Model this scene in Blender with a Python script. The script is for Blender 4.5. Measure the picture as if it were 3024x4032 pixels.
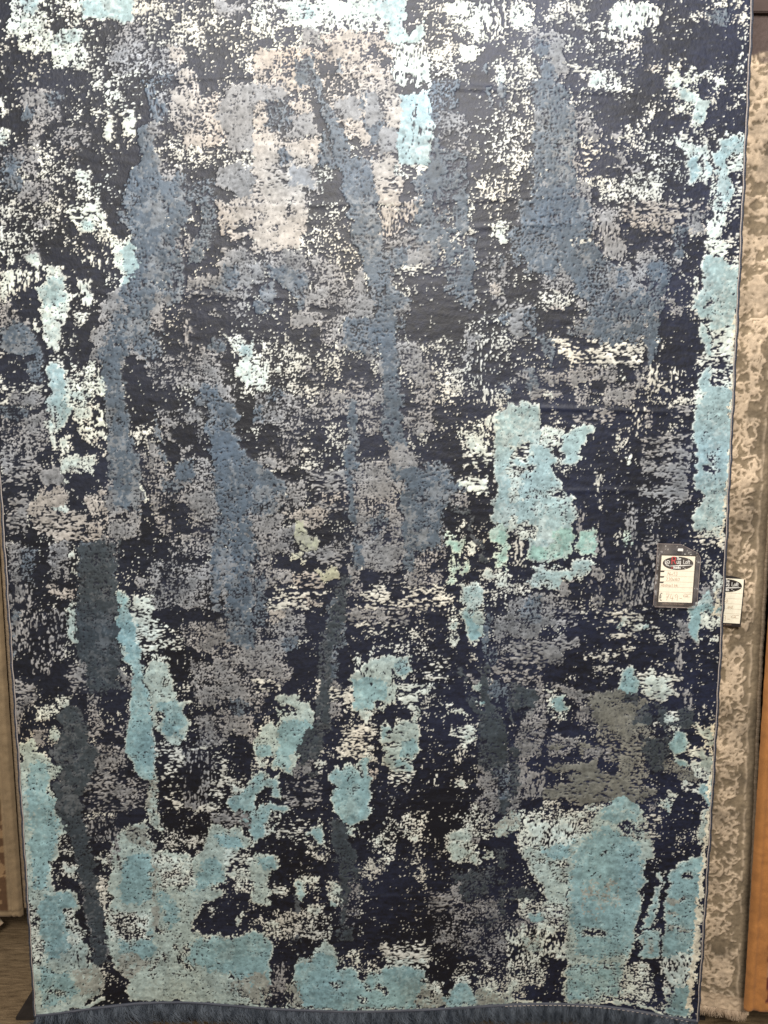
import bpy, bmesh, math
import numpy as np
from mathutils import Vector

for o in list(bpy.data.objects):
    bpy.data.objects.remove(o, do_unlink=True)
scn = bpy.context.scene
COL = scn.collection

# ------------------------------------------------------------------ camera
F_PX, PW, PH = 3028.0, 3024.0, 4032.0      # focal length in pixels of the photograph
PITCH = math.radians(7.24)
CAM_Y, CAM_Z = -1.70, 1.58
cam_d = bpy.data.cameras.new('camera')
cam_d.sensor_fit = 'VERTICAL'
cam_d.sensor_height = 36.0
cam_d.lens = 36.0 * F_PX / PH
cam_d.clip_start, cam_d.clip_end = 0.05, 60
cam = bpy.data.objects.new('camera', cam_d)
cam.location = (0, CAM_Y, CAM_Z)
cam.rotation_euler = (math.pi / 2 - PITCH, 0, 0)
COL.objects.link(cam)
scn.camera = cam

# ------------------------------------------------------------------ world, lamps, exposure
world = bpy.data.worlds.new('World')
scn.world = world
world.use_nodes = True
bgn = world.node_tree.nodes['Background']
bgn.inputs[0].default_value = (1.0, 0.95, 0.90, 1)
bgn.inputs[1].default_value = 0.30


def lamp(name, loc, target, power, size, color):
    d = bpy.data.lights.new(name, 'AREA')
    d.energy, d.size, d.color = power, size, color
    d.shape = 'DISK'
    o = bpy.data.objects.new(name, d)
    o.location = loc
    o.rotation_euler = (Vector(target) - Vector(loc)).to_track_quat('-Z', 'Y').to_euler()
    COL.objects.link(o)
    return o


lamp('ceiling_or_fill_lamp', (-0.45, -1.35, 3.15), (-0.3, 0, 1.9), 18, 0.35, (0.97, 0.97, 1.0))
lamp('ceiling_or_fill_lamp', (0.55, -1.35, 3.15), (0.3, 0, 1.9), 18, 0.35, (0.97, 0.97, 1.0))
lamp('ceiling_or_fill_lamp', (0.0, -3.2, 3.2), (0, 0, 0.7), 145, 0.9, (1.0, 0.94, 0.85))  # unseen broad front fill, added to even out brightness down the rug
scn.view_settings.view_transform = 'Standard'
scn.view_settings.look = 'None'
scn.view_settings.exposure = 0.0
scn.view_settings.gamma = 1.0
scn.render.engine = 'CYCLES'
scn.cycles.max_bounces = 6
rng = np.random.default_rng(11)


# ------------------------------------------------------------------ small helpers
def tag(o, label=None, cat=None, group=None, kind=None):
    if label: o['label'] = label
    if cat: o['category'] = cat
    if group: o['group'] = group
    if kind: o['kind'] = kind
    return o


def thing(name, loc, label, cat, group=None):
    o = bpy.data.objects.new(name, None)
    o.location = loc
    o.empty_display_size = 0.05
    COL.objects.link(o)
    return tag(o, label, cat, group)


def link(name, me, mats, parent=None, smooth=False, kind=None):
    o = bpy.data.objects.new(name, me)
    for m in (mats if isinstance(mats, (list, tuple)) else [mats]):
        me.materials.append(m)
    if smooth:
        me.polygons.foreach_set('use_smooth', np.ones(len(me.polygons), dtype=bool))
    COL.objects.link(o)
    if parent is not None:
        o.parent = parent
        o.matrix_parent_inverse.translation = -Vector(parent.location)
    if kind: o['kind'] = kind
    return o


def mesh_np(name, verts, quads):
    me = bpy.data.meshes.new(name)
    n = len(verts)
    me.vertices.add(n)
    me.vertices.foreach_set('co', np.ascontiguousarray(verts, dtype=np.float32).ravel())
    k = quads.shape[1]
    me.loops.add(quads.size)
    me.loops.foreach_set('vertex_index', np.ascontiguousarray(quads, dtype=np.int32).ravel())
    me.polygons.add(len(quads))
    me.polygons.foreach_set('loop_start', np.arange(0, quads.size, k, dtype=np.int32))
    me.update(calc_edges=True)
    return me


def grid_quads(nr, nc, flip=False):
    i = np.arange(nr * nc).reshape(nr, nc)
    a, b, c, d = i[:-1, :-1].ravel(), i[:-1, 1:].ravel(), i[1:, 1:].ravel(), i[1:, :-1].ravel()
    return np.stack([a, d, c, b] if flip else [a, b, c, d], axis=1)


def color_attr(me, rgb, name='pile_colour'):
    at = me.color_attributes.new(name, 'FLOAT_COLOR', 'POINT')
    c = np.ones((len(rgb), 4), dtype=np.float32)
    c[:, :3] = rgb
    at.data.foreach_set('color', c.ravel())


def tube_mesh(name, pts, rad, seg=8, caps=True):
    pts = np.asarray(pts, float)
    n = len(pts)
    tang = np.gradient(pts, axis=0)
    tang /= np.linalg.norm(tang, axis=1)[:, None] + 1e-12
    ref = np.array([0.0, 1.0, 0.0]) if abs(tang[:, 1]).mean() < 0.8 else np.array([1.0, 0, 0])
    s = np.cross(tang, ref); s /= np.linalg.norm(s, axis=1)[:, None] + 1e-12
    t = np.cross(s, tang)
    r = np.broadcast_to(np.asarray(rad, float), (n,))
    ang = np.arange(seg) * 2 * math.pi / seg
    v = pts[:, None, :] + r[:, None, None] * (np.cos(ang)[None, :, None] * s[:, None, :] + np.sin(ang)[None, :, None] * t[:, None, :])
    q = []
    for j in range(seg):
        k = (j + 1) % seg
        a = np.arange(n - 1) * seg
        q.append(np.stack([a + j, a + k, a + seg + k, a + seg + j], axis=1))
    return mesh_np(name, v.reshape(-1, 3), np.concatenate(q))


def box_bm(bm, x0, x1, y0, y1, z0, z1):
    r = bmesh.ops.create_cube(bm, size=1.0)
    for v in r['verts']:
        v.co = Vector((x0 + (v.co.x + .5) * (x1 - x0), y0 + (v.co.y + .5) * (y1 - y0), z0 + (v.co.z + .5) * (z1 - z0)))
    return r['verts']


def bm_mesh(name, bm):
    bmesh.ops.recalc_face_normals(bm, faces=bm.faces)
    me = bpy.data.meshes.new(name)
    bm.to_mesh(me); bm.free()
    return me


# ------------------------------------------------------------------ materials
def mat_base(name):
    m = bpy.data.materials.new(name)
    m.use_nodes = True
    nt = m.node_tree
    return m, nt, nt.nodes['Principled BSDF']


def set_in(b, key, val):
    if key in b.inputs: b.inputs[key].default_value = val


def fibre_bump(nt, b, scale=900, strength=0.35, dist=0.001, stretch=(1, 1, 1), detail=2):
    tc = nt.nodes.new('ShaderNodeTexCoord')
    mp = nt.nodes.new('ShaderNodeMapping'); mp.inputs['Scale'].default_value = stretch
    nz = nt.nodes.new('ShaderNodeTexNoise')
    nz.inputs['Scale'].default_value = scale
    nz.inputs['Detail'].default_value = detail
    bp = nt.nodes.new('ShaderNodeBump')
    bp.inputs['Strength'].default_value = strength
    bp.inputs['Distance'].default_value = dist
    nt.links.new(tc.outputs['Object'], mp.inputs['Vector'])
    nt.links.new(mp.outputs['Vector'], nz.inputs['Vector'])
    nt.links.new(nz.outputs['Fac'], bp.inputs['Height'])
    nt.links.new(bp.outputs['Normal'], b.inputs['Normal'])
    return nz, mp, tc


def pile_material(name, sheen=0.25, rough=0.75, spec=0.35, scale=420, attr='pile_colour', lo=0.78, hi=1.22, stretch=(1, 1, 1)):
    """Carpet pile: colour woven into the yarn (attribute) with fibre grain and fibre bump."""
    m, nt, b = mat_base(name)
    at = nt.nodes.new('ShaderNodeAttribute'); at.attribute_name = attr
    nz, mp, tc = fibre_bump(nt, b, scale=scale, strength=0.35, dist=0.0008, stretch=stretch)
    n2 = nt.nodes.new('ShaderNodeTexNoise'); n2.inputs['Scale'].default_value = 38; n2.inputs['Detail'].default_value = 5
    nt.links.new(mp.outputs['Vector'], n2.inputs['Vector'])
    ad = nt.nodes.new('ShaderNodeMath'); ad.operation = 'ADD'
    nt.links.new(nz.outputs['Fac'], ad.inputs[0]); nt.links.new(n2.outputs['Fac'], ad.inputs[1])
    mr = nt.nodes.new('ShaderNodeMapRange')
    mr.inputs['From Min'].default_value, mr.inputs['From Max'].default_value = 0.6, 1.4
    mr.inputs['To Min'].default_value, mr.inputs['To Max'].default_value = lo, hi
    nt.links.new(ad.outputs[0], mr.inputs['Value'])
    vm = nt.nodes.new('ShaderNodeVectorMath'); vm.operation = 'SCALE'
    nt.links.new(at.outputs['Color'], vm.inputs[0]); nt.links.new(mr.outputs['Result'], vm.inputs['Scale'])
    nt.links.new(vm.outputs['Vector'], b.inputs['Base Color'])
    set_in(b, 'Roughness', rough); set_in(b, 'Specular IOR Level', spec)
    set_in(b, 'Sheen Weight', sheen); set_in(b, 'Sheen Roughness', 0.5); set_in(b, 'Sheen Tint', (0.9, 0.92, 1.0, 1))
    return m


def noisy_material(name, c0, c1, scale=60, rough=0.85, spec=0.3, bump=0.3, dist=0.001, stretch=(1, 1, 1), detail=6, metal=0.0):
    m, nt, b = mat_base(name)
    nz, mp, tc = fibre_bump(nt, b, scale=scale, strength=bump, dist=dist, stretch=stretch, detail=detail)
    cr = nt.nodes.new('ShaderNodeValToRGB')
    cr.color_ramp.elements[0].position, cr.color_ramp.elements[1].position = 0.32, 0.68
    cr.color_ramp.elements[0].color = (*c0, 1); cr.color_ramp.elements[1].color = (*c1, 1)
    nt.links.new(nz.outputs['Fac'], cr.inputs['Fac'])
    nt.links.new(cr.outputs['Color'], b.inputs['Base Color'])
    set_in(b, 'Roughness', rough); set_in(b, 'Specular IOR Level', spec); set_in(b, 'Metallic', metal)
    return m


def plain_material(name, c, rough=0.6, spec=0.4):
    return noisy_material(name, tuple(x * .93 for x in c), tuple(min(1, x * 1.05) for x in c), scale=140, rough=rough, spec=spec, bump=0.05)


# ------------------------------------------------------------------ woven noise
def smooth(a, sx, sy):
    nr, nc = a.shape
    fy = np.fft.fftfreq(nr)[:, None]; fx = np.fft.rfftfreq(nc)[None, :]
    g = np.exp(-2 * (math.pi ** 2) * ((fx * sx) ** 2 + (fy * sy) ** 2))
    return np.fft.irfft2(np.fft.rfft2(a) * g, s=a.shape)


def gnoise(shape, sx, sy):
    a = smooth(rng.standard_normal(shape), sx, sy)
    return a / a.std()


def uniform_rank(a):
    o = np.argsort(a, axis=None)
    r = np.empty(a.size, dtype=np.float32)
    r[o] = (np.arange(a.size, dtype=np.float32) + .5) / a.size
    return r.reshape(a.shape)


def blur_clamped(a, s):
    p = int(3 * s) + 1
    return smooth(np.pad(a, p, mode='edge'), s, s)[p:-p, p:-p]


def sstep(x, a, b):
    t = np.clip((x - a) / (b - a), 0, 1)
    return t * t * (3 - 2 * t)

DESIGN = """
@A1
S20 400,0 1659,0 1659,480 1200,470 700,520 500,440
K4 0,360 340,430 560,560 640,900 880,920 900,1080 800,1180 700,1327 420,1327 300,950 0,900
K5 1200,370 1490,320 1480,540 1300,560 1210,510
S25 0,940 420,940 430,1327 0,1327
S32 1000,960 1659,960 1659,1100 1000,1090
G42 680,150 910,150 960,330 900,480 760,490 700,300
G40 900,320 1200,300 1200,480 960,480
S38 1030,20 1420,20 1560,200 1400,330 1150,300
P55 1090,310 1200,310 1210,420 1100,420
P60 1150,460 1240,460 1300,600 1160,570
G62 1390,0 1610,0 1560,130 1420,110
S55 1210,130 1400,110 1380,300 1270,290
W85f18 60,70 100,0 290,0 270,80 340,110 360,210 430,180 550,190 570,250 510,330 470,430 350,430 330,320 210,350 140,320 120,220 40,255
W45 280,0 540,0 540,140 430,150 340,100
W33 540,170 650,150 650,270 560,450 470,430
T97f14 530,-20 870,-20 862,130 790,145 690,110 640,130 560,115 535,60
T88 130,-20 280,-20 265,70 240,100 150,70
T80 375,200 545,190 555,280 470,300 380,270
K2e 185,245 22,22
S50e 210,500 45,35
S35e 50,460 60,30
S30e 30,310 40,30
W62h 620,515 735,500 735,560 615,560
W62 690,590 780,600 800,690 690,690
W55h 600,690 660,690 660,790 600,770
W50h 690,690 875,690 875,780 690,780
W90h 695,770 742,770 738,915 697,915
W90h 800,765 878,765 872,912 800,890
G72 150,600 330,580 400,700 380,780 260,800 150,740
B70e 190,745 60,48
B55 290,610 390,600 400,680 330,700
G55 190,790 290,790 260,950 200,940
W70 0,620 45,660 20,770 0,770
W75 0,840 60,850 95,915 40,950 0,940
T70e 10,900 40,30
G40 0,960 220,960 240,1100 0,1100
B52 20,1000 150,1040 130,1250 20,1250
G52 170,1000 250,1000 240,1150 170,1140
G58 150,1180 330,1180 320,1327 90,1327
G38 380,850 600,820 600,880 500,1050 380,1010
P40e 450,1000 60,50
W78h 505,1080 575,1080 600,1150 560,1185 500,1180
W30 520,1200 690,1150 660,1327 520,1327
B55v 945,530 1010,540 1000,640 1085,650 1085,760 1015,790 980,740 960,620
G35e 1080,630 60,40
B35 900,500 1120,490 1110,560 930,540
B92f12 898,840 960,810 985,900 1025,1020 990,1070 945,1080 905,980
G48 960,800 1040,800 1030,900 980,890
B93f18 865,1090 940,1060 1040,1060 1170,1100 1200,1180 1220,1340 820,1340 808,1190
G55 1020,1040 1180,1080 1150,1190 1050,1180
B45 1190,1180 1420,1160 1420,1340 1200,1340
P68 1110,600 1280,550 1310,650 1350,590 1420,600 1480,960 1220,960 1190,860 1120,790
G88f20 1490,570 1659,540 1659,1010 1510,1000 1480,900 1410,760
P75 1200,840 1320,840 1310,960 1220,960
K8f20 1180,1095 1430,1095 1415,1180 1210,1180
G92f16 1420,1100 1560,1070 1670,1085 1670,1340 1560,1340 1540,1240 1420,1230
K12f20 1430,1240 1545,1240 1550,1310 1440,1310
K8 1300,600 1350,600 1340,680 1310,690
@A2
W62 0,0 1030,0 900,150 900,300 760,300 600,170 300,330 0,330
P70 0,330 460,330 470,560 240,600 240,900 420,900 420,1340 0,1340
P55 460,200 900,200 930,560 880,1340 780,1340 700,900 480,820
W88 170,0 400,0 420,90 400,210 340,220 290,130 180,60
T60e 350,80 60,60
W90 520,0 800,0 790,140 680,150 520,100
K10 90,60 190,30 210,80 160,140 100,150
K10 0,250 110,240 130,310 30,310
K15 190,160 300,170 290,290 190,290
K22 560,260 760,310 760,390 620,360
K15 760,300 900,280 900,430 780,420
G88 310,190 450,200 440,300 320,320
P88 520,310 690,310 690,370 520,380
P88f18 690,390 860,430 860,540 740,520 690,460
P92 0,360 110,330 130,430 0,440
G90 0,560 200,560 240,660 0,680
K15 240,600 400,570 430,680 330,750 250,700
P88e 300,690 80,40
G85 100,740 380,740 430,880 240,900 110,860
P92 0,880 150,880 120,1090 0,1090
K18 290,900 400,900 380,960 300,960
P85 240,920 430,920 400,1080 250,1070
P80h 0,1080 380,1080 400,1340 0,1340
G90 240,1090 390,1090 400,1240 240,1200
K20 390,1120 510,1120 520,1190 400,1190
K15 310,1240 420,1230 440,1340 330,1340
B35 80,660 230,660 250,870 100,870
B60 160,970 240,970 240,1090 160,1090
B65 330,360 390,360 410,500 450,620 400,600 270,530 260,430
K20 400,400 560,400 600,560 480,560 430,500
B80f12 370,500 430,540 470,640 520,740 520,860 470,880 460,720 410,620 380,560
B55 440,870 620,850 610,1040 430,1060
G92f14 520,660 600,650 640,600 690,650 700,780 600,800 540,760
G90f12 720,620 790,610 830,720 830,800 740,850
P80 870,600 990,600 960,830 870,830
B70v 690,580 715,600 740,830 730,870 715,800 700,700
B55 730,850 870,780 870,920 760,950
K25 480,740 560,700 610,960 470,980
P60 600,830 680,830 680,910 620,900
G92f12 815,870 930,830 960,940 930,1010 830,990
B85v 555,390 590,390 590,470 565,480
K25 600,940 830,950 800,1040 650,1020
B97f14 590,1050 680,1035 780,1170 800,1340 610,1340 545,1130
B60 430,1000 620,980 600,1100 450,1080
P88h 780,1040 930,1040 960,1200 790,1180
P75h 790,1190 960,1190 960,1340 810,1340
K22 690,1060 780,1060 780,1160 720,1150
W62v 905,310 1140,300 1160,560 930,560
W85v 920,400 990,400 980,540 930,540
W92v 1070,380 1145,380 1150,540 1090,540
T98f10 760,-20 1030,-20 990,110 965,150 1000,235 1040,190 1110,140 1122,230 1080,290 920,290 875,260 890,180 790,60
W80 790,60 890,150 885,290 870,170
T97f12v 960,610 1160,580 1170,900 1165,1050 1120,1090 930,1080 940,880 970,730
K40v 1035,640 1050,640 1050,780 1035,780
W60 880,1080 960,1080 960,1140 880,1130
S40h 960,1100 1150,1080 1110,1160 960,1180
K8 960,1200 1130,1170 1130,1340 1000,1340
W40 1250,0 1659,0 1659,300 1450,300 1250,180
W85v 1260,0 1420,0 1420,90 1270,80
W92f16 1330,140 1450,130 1490,200 1470,250 1400,200 1330,170
W92f16 1310,320 1370,290 1490,320 1480,370 1420,400 1330,360
W40v 1490,0 1659,0 1650,260 1490,260
S20 1000,0 1260,0 1300,300 1150,330 1120,120 1030,180
S40 1150,330 1330,300 1330,500 1180,540
K3 1330,420 1520,400 1530,960 1520,1327 1400,1327 1400,950 1350,740
B45 1165,520 1330,500 1340,720 1400,900 1390,1340 1120,1340 1170,900
B85v 1165,880 1220,880 1230,1060 1225,1340 1130,1340 1160,1100
B80 1290,1180 1395,1000 1395,1340 1320,1340
G40 1200,730 1390,750 1390,1000 1230,980
B70v 1290,500 1330,510 1335,720 1310,700
K18 1230,1060 1330,1060 1320,1180 1240,1180
B90f8 1530,560 1560,570 1550,730 1535,720
B60e 1520,440 25,25
W52 1570,400 1659,400 1659,560 1580,540
B70v 1600,480 1640,590 1630,740 1610,690
S28 1540,740 1659,740 1659,1340 1530,1340
S15 1420,750 1540,750 1540,1250 1420,1250
@A3
S8 0,0 1580,0 1560,1340 0,1340
S20 0,0 200,0 160,500 220,900 60,1340 0,1340
W62 20,10 140,10 190,110 130,160 20,180
W90e 75,150 50,25
S45 410,30 520,20 560,180 420,200
S35e 320,120 60,40
W75v 690,20 760,10 990,40 1000,100 960,220 780,240 580,240 680,190
T40e 700,185 50,20
W55 990,160 1040,170 1020,220 990,220
S35 1050,70 1180,90 1150,180 1060,160
W60 1340,0 1560,0 1500,50 1400,40
B35 1320,60 1480,60 1450,180 1320,180
S20 1480,40 1570,40 1560,180 1480,160
S38 1010,240 1160,230 1180,300 1140,400 1000,350
S35 1240,220 1370,220 1360,290 1260,280
S28 420,230 560,230 540,320 400,320
S28 680,260 870,260 860,340 700,400
S33 0,420 200,420 200,620 0,620
W55v 1510,240 1580,230 1560,470 1480,500 1500,420
G62 120,190 330,190 380,260 370,320 260,380 180,330
B75e 220,300 50,60
G80 270,260 360,270 380,480 330,560 260,520 290,400
B90f18 220,400 290,400 340,560 340,640 450,700 470,900 420,1120 300,1160 240,1080 200,900 170,870 250,800 200,700 160,640 210,500
G55 400,700 520,720 600,860 560,920 470,860
B55 160,520 250,520 220,720 170,680
G40 380,900 480,1000 500,1130 400,1130
G45 440,720 600,840 600,900 480,880
S30h 480,1000 590,940 580,1080 500,1100
B60 230,1120 380,1120 360,1230 250,1230
G50 180,1180 340,1180 280,1240 180,1240
B75 260,1210 500,1210 480,1340 260,1340
G55 340,1140 560,1230 560,1340 440,1340
W70 560,460 640,460 650,560 490,580
W55 640,480 740,470 740,560 650,620
T70e 660,570 20,25
S50h 390,420 600,430 560,480 400,490
S50e 790,460 40,25
S40 800,410 860,400 850,430 810,430
P30 900,430 1000,430 1000,460 900,450
G80e 745,720 45,25
G45e 770,700 60,60
S55e 935,725 25,40
G85e 715,870 38,35
S50h 690,900 920,900 900,950 700,950
S40 780,820 900,850 900,960 780,950
G80v 720,1000 760,1000 750,1100 720,1100
G60h 690,1070 900,1080 880,1120 690,1110
S40 860,980 970,1000 960,1060 870,1060
P72 760,1170 900,1160 900,1290 740,1270
S42 590,1170 1000,1120 1000,1327 600,1327
W55 1030,500 1260,440 1430,520 1380,570 1260,540 1050,590
W62 1090,560 1210,560 1240,620 1120,640
T92f10 1040,560 1130,555 1200,590 1240,660 1300,660 1310,740 1280,810 1210,800 1220,700 1140,640 1120,590
W85 1200,800 1280,800 1280,870 1210,860
W62 1100,660 1200,680 1200,750 1110,740
S35h 1120,870 1220,870 1200,910 1120,910
S35 1310,560 1400,580 1360,680 1320,660
S40e 1470,690 40,20
S30 1240,830 1370,840 1360,960 1240,900
W70 1080,920 1310,940 1310,1120 1340,1180 1180,1200 1180,1000 1080,960
T92f10 1185,1010 1230,1040 1240,1110 1220,1180 1180,1190
T85e 1315,1110 35,35
K15e 1250,1040 30,40
T92f12 1385,930 1440,885 1550,870 1555,1000 1440,1020 1440,1160 1470,1230 1460,1340 1340,1340 1360,1200 1360,1060 1330,1010
W70h 1440,1020 1560,1000 1540,1140 1440,1140
S30h 1470,1150 1550,1150 1540,1327 1470,1327
W45 1290,1200 1360,1210 1340,1340 1290,1300
K2 1320,700 1560,700 1550,860 1400,880 1310,820
K3 540,620 920,620 900,680 720,860 560,800
K2 860,180 1240,130 1500,180 1500,440 1420,480 900,400
@B1
K4 0,0 1659,0 1659,1327 0,1327
S32 0,0 420,0 330,180 250,200 230,330 60,330 0,200
G40 200,110 330,120 320,170 230,180
W75 0,130 20,150 25,340 0,340
W70e 70,370 28,45
W45 0,420 60,440 50,640 0,640
W45v 50,440 260,440 240,560 50,600
G58 140,400 150,350 250,230 270,420 190,410
W82f14 180,350 240,310 275,400 250,425 190,400
W60h 420,40 540,0 640,0 640,80 560,210 500,190
T85f14 530,90 600,85 640,110 680,90 690,160 600,200 540,170
W78 580,90 680,80 700,170 740,210 760,260 720,280 680,330 640,260 650,200
W50v 640,240 730,240 740,330 680,340
W82f12 730,220 800,240 860,200 900,390 895,545 780,545 750,490 800,470 730,430
T96f12 800,250 840,260 855,200 890,350 902,420 890,480 845,480 835,545 790,545 790,490 830,470 795,400
W35v 530,330 720,380 690,430 540,420
W58v 500,515 600,510 580,660 500,660
W40h 430,700 590,720 570,770 430,760
W60 660,470 740,490 700,560 670,540
W85 290,400 400,420 420,560 500,580 470,620 430,740 390,830 380,930 340,960 270,740 280,640 230,600 310,520
T94f14 300,470 400,480 420,540 440,640 380,670 310,690 260,600 250,575 320,550
W82 270,680 400,680 390,830 360,930 310,930 280,800
W30h 340,980 430,990 420,1100 330,1080
W55v 220,770 245,770 240,850 220,840
T94f12 300,1090 340,1040 400,1080 440,1180 430,1327 310,1327 330,1200
W62 430,1150 610,1030 600,1130 610,1327 440,1327
T60e 530,1270 60,50
W62 560,1040 620,1030 620,1300 600,1200
W70 640,1050 690,1200 690,1250 630,1240
W55h 460,1020 500,1020 490,1100 460,1080
W45h 465,860 485,860 485,930 465,930
G45 0,640 60,640 60,800 0,800
G60 0,790 100,730 200,780 160,860 60,830
B92f18 0,810 120,780 200,820 250,920 270,1050 280,1160 230,1190 180,1140 240,1000 90,980 30,950 0,940
B72 170,1050 280,1040 270,1200 200,1180
S45h 0,1150 290,1190 300,1327 0,1327
G62e 230,1290 60,40
K2 30,970 150,1000 160,1170 60,1200 30,1080
G55 60,1240 230,1230 240,1327 60,1320
B95f20 830,0 1060,0 1070,100 1080,260 1060,420 960,550 900,480 905,400 880,260 850,180 820,100
B70 760,60 850,60 850,180 780,120
B68 1060,0 1240,0 1240,100 1190,160 1180,330 1210,420 1170,540 1080,520 1070,300 1100,170
B75 1230,270 1320,270 1320,360 1240,400
B62 1290,0 1410,0 1400,240 1330,320 1250,270 1330,130
G40 1130,220 1280,200 1250,330 1140,310
B60 1080,560 1210,540 1200,620 1080,660
G78f18 680,640 720,570 830,545 860,620 790,800 770,860 720,940 600,980 600,860 660,760 660,700
B93f20 820,620 900,555 1000,600 1000,800 960,870 840,830 830,720
G72 760,800 860,820 960,900 1000,1020 900,1040 800,930
G72 1000,560 1090,560 1070,740 1050,830 1000,820
G62 600,920 720,860 760,960 830,1000 790,1080 680,1060 600,1010
B60 860,860 1010,860 1060,1050 980,1060 880,960
B92f10 660,1060 780,1040 760,1160 755,1250 770,1340 700,1340 690,1190
G55 960,1040 1060,1040 1010,1160 970,1160
B40 1050,820 1060,1000 1010,1040
W58f14 820,1120 850,1130 870,1190 820,1200
W62f14 900,1170 950,1190 940,1230 870,1230
S35h 780,1130 930,1100 930,1150 800,1170
G42 1080,1000 1460,960 1450,1260 1240,1200 1080,1200
G60 1300,950 1400,930 1420,1020 1320,1010
B80e 1410,930 50,35
B75 1300,1200 1400,1180 1510,1210 1500,1327 1250,1327 1280,1260
G62 1400,1190 1530,1200 1520,1290 1440,1270
G58 1080,1130 1230,1130 1200,1200 1000,1220
G22 1170,660 1300,660 1280,800 1180,820
G40v 1190,760 1280,780 1240,1000 1190,960
P92f16 1430,30 1659,30 1659,110 1440,180 1430,120
P78 1400,-20 1659,-20 1659,40 1450,50
K20h 1480,150 1659,150 1659,190 1480,190
P85h 1440,190 1659,180 1659,220 1550,240 1440,230
G78 1440,300 1590,270 1659,340 1659,600 1540,640 1400,560 1220,580 1230,490 1420,470
B82 1470,400 1560,420 1560,540 1500,590 1370,560 1460,480
G35h 1230,580 1500,600 1480,660 1250,620
G55 1440,680 1600,640 1600,750 1520,750
G60e 1380,710 25,20
K4 1200,660 1440,740 1659,740 1659,820 1240,820
W55 1440,860 1600,880 1580,930 1470,890
T88f12 1560,940 1640,900 1659,930 1659,1010 1570,1000
W88f14 1530,1040 1659,1000 1659,1180 1600,1200 1560,1150 1510,1140
W50 1480,870 1600,860 1560,960 1520,950
K3 800,1090 950,1050 980,1200 980,1327 770,1327
K2 1480,1110 1560,1240 1540,1327 1510,1220
@B2
S15 0,0 1659,0 1659,1327 0,1327
P75 0,0 330,0 370,80 280,270 220,300 0,330
P92 80,190 260,170 250,240 140,270
K20e 220,60 40,30
S18 420,0 620,0 660,400 600,420 420,360
S35h 440,20 590,20 580,60 440,60
S42 280,240 430,220 420,340 290,320
G62 60,310 300,310 360,420 350,500 250,450 100,420
G52 340,320 560,400 640,640 600,760 480,930 420,900 400,600
B88f16 90,400 320,440 360,520 340,580 270,620 170,540 90,490
G75 0,380 90,380 60,500 0,560
K3 0,510 100,500 200,560 200,640 100,660 0,580
B92f12 50,560 110,530 160,620 130,650 40,620
B70 0,640 90,660 60,720 0,720
B55 260,560 340,560 330,720 270,690
G82f16 240,720 300,690 390,790 320,850 240,830
G62 330,560 440,560 440,780 340,780
K5h 360,650 550,690 530,740 380,720
K3 0,720 240,720 230,820 420,830 440,950 640,980 760,1030 760,1160 580,1180 500,1230 0,1240
S22 0,830 200,820 420,1230 0,1230
S30 170,980 560,980 560,1150 300,1240 170,1220
W72f14 0,990 110,1000 90,1230 0,1230
W75e 150,1080 25,25
W55e 45,930 30,30
G50 330,1060 430,1080 420,1170 330,1150
W55f8 590,990 610,980 600,1005
B97f12 600,-20 790,-20 800,60 810,200 820,310 700,320 680,290 660,290 640,190 625,80
B78 690,300 830,300 850,430 880,480 820,580 780,640 730,440
G82f14 670,420 720,440 720,560 780,620 760,740 640,740 640,560
G58 560,600 650,560 640,940 560,960 540,880 600,780
B82f18 600,760 800,740 800,990 720,1000 680,970 560,900
G62 730,960 790,970 770,1020 730,1010
B88f10 850,520 900,560 880,640 920,780 920,860 920,930 900,1060 920,1200 920,1327 840,1327 850,1100 840,900 790,780 790,660 850,640
G70v 800,1000 850,1000 850,1160 800,1140
P45v 820,40 1090,-10 1080,100 960,160 950,300 820,320
G55 820,260 1000,180 1100,220 1190,410 1080,420 920,400 840,400
B75 960,160 1200,130 1190,400 1150,420 1130,260 1080,240
G75 1000,340 1140,340 1160,400 1020,410
B62 830,300 1010,280 1000,420 870,420
G58v 860,420 920,400 900,560 870,560
B62 880,560 1010,600 1010,700 900,700
G85f14 910,680 1010,660 1020,720 920,720
B62 910,740 1000,740 980,830 920,830
S35h 880,420 1180,420 1160,480 920,480
K2 1030,520 1200,440 1250,560 1360,680 1480,720 1460,870 1270,900 1030,910 1010,740
B60 1080,30 1200,30 1180,140 1090,130
B62 1150,-20 1280,-20 1280,100 1200,90
P50 1180,30 1280,20 1260,90 1200,80
B90f12 1320,-20 1385,-20 1390,170 1330,240 1315,140
G60 1190,230 1310,260 1280,320 1200,290
B82f14 1340,300 1420,280 1440,420 1410,560 1440,620 1350,640 1330,540 1260,560 1250,440 1350,420
B60 1240,330 1290,330 1270,600 1250,560
B60 1390,210 1440,220 1440,350 1400,320
B55 1360,600 1450,600 1420,690 1360,680
K3 1410,60 1580,0 1570,260 1540,360 1460,340 1440,240
K3 1440,60 1659,60 1659,300 1500,340 1460,200
W58 1400,20 1440,20 1420,120 1400,110
W82f14 1580,200 1650,200 1659,240 1620,270 1590,240
W55 1540,130 1659,120 1659,200 1560,200
G40 1490,360 1659,330 1659,560 1560,590 1500,480
B62e 1600,390 30,50
P60e 1570,560 40,30
G42v 1530,600 1659,620 1659,720 1530,680
B82f14 1590,740 1659,720 1659,860 1600,860
S20 1370,780 1659,780 1659,1240 1370,1240
G45 1380,840 1480,860 1430,1000 1370,960
G72 900,930 1060,900 1100,1000 1190,1100 1180,1240 1060,1240 1020,1120 930,1040
G62 1080,1080 1200,1080 1170,1327 1040,1327
S45 1050,900 1230,900 1200,950 1060,950
G65e 1400,990 40,30
G60 1470,1020 1560,1030 1560,1120 1490,1100
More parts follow.
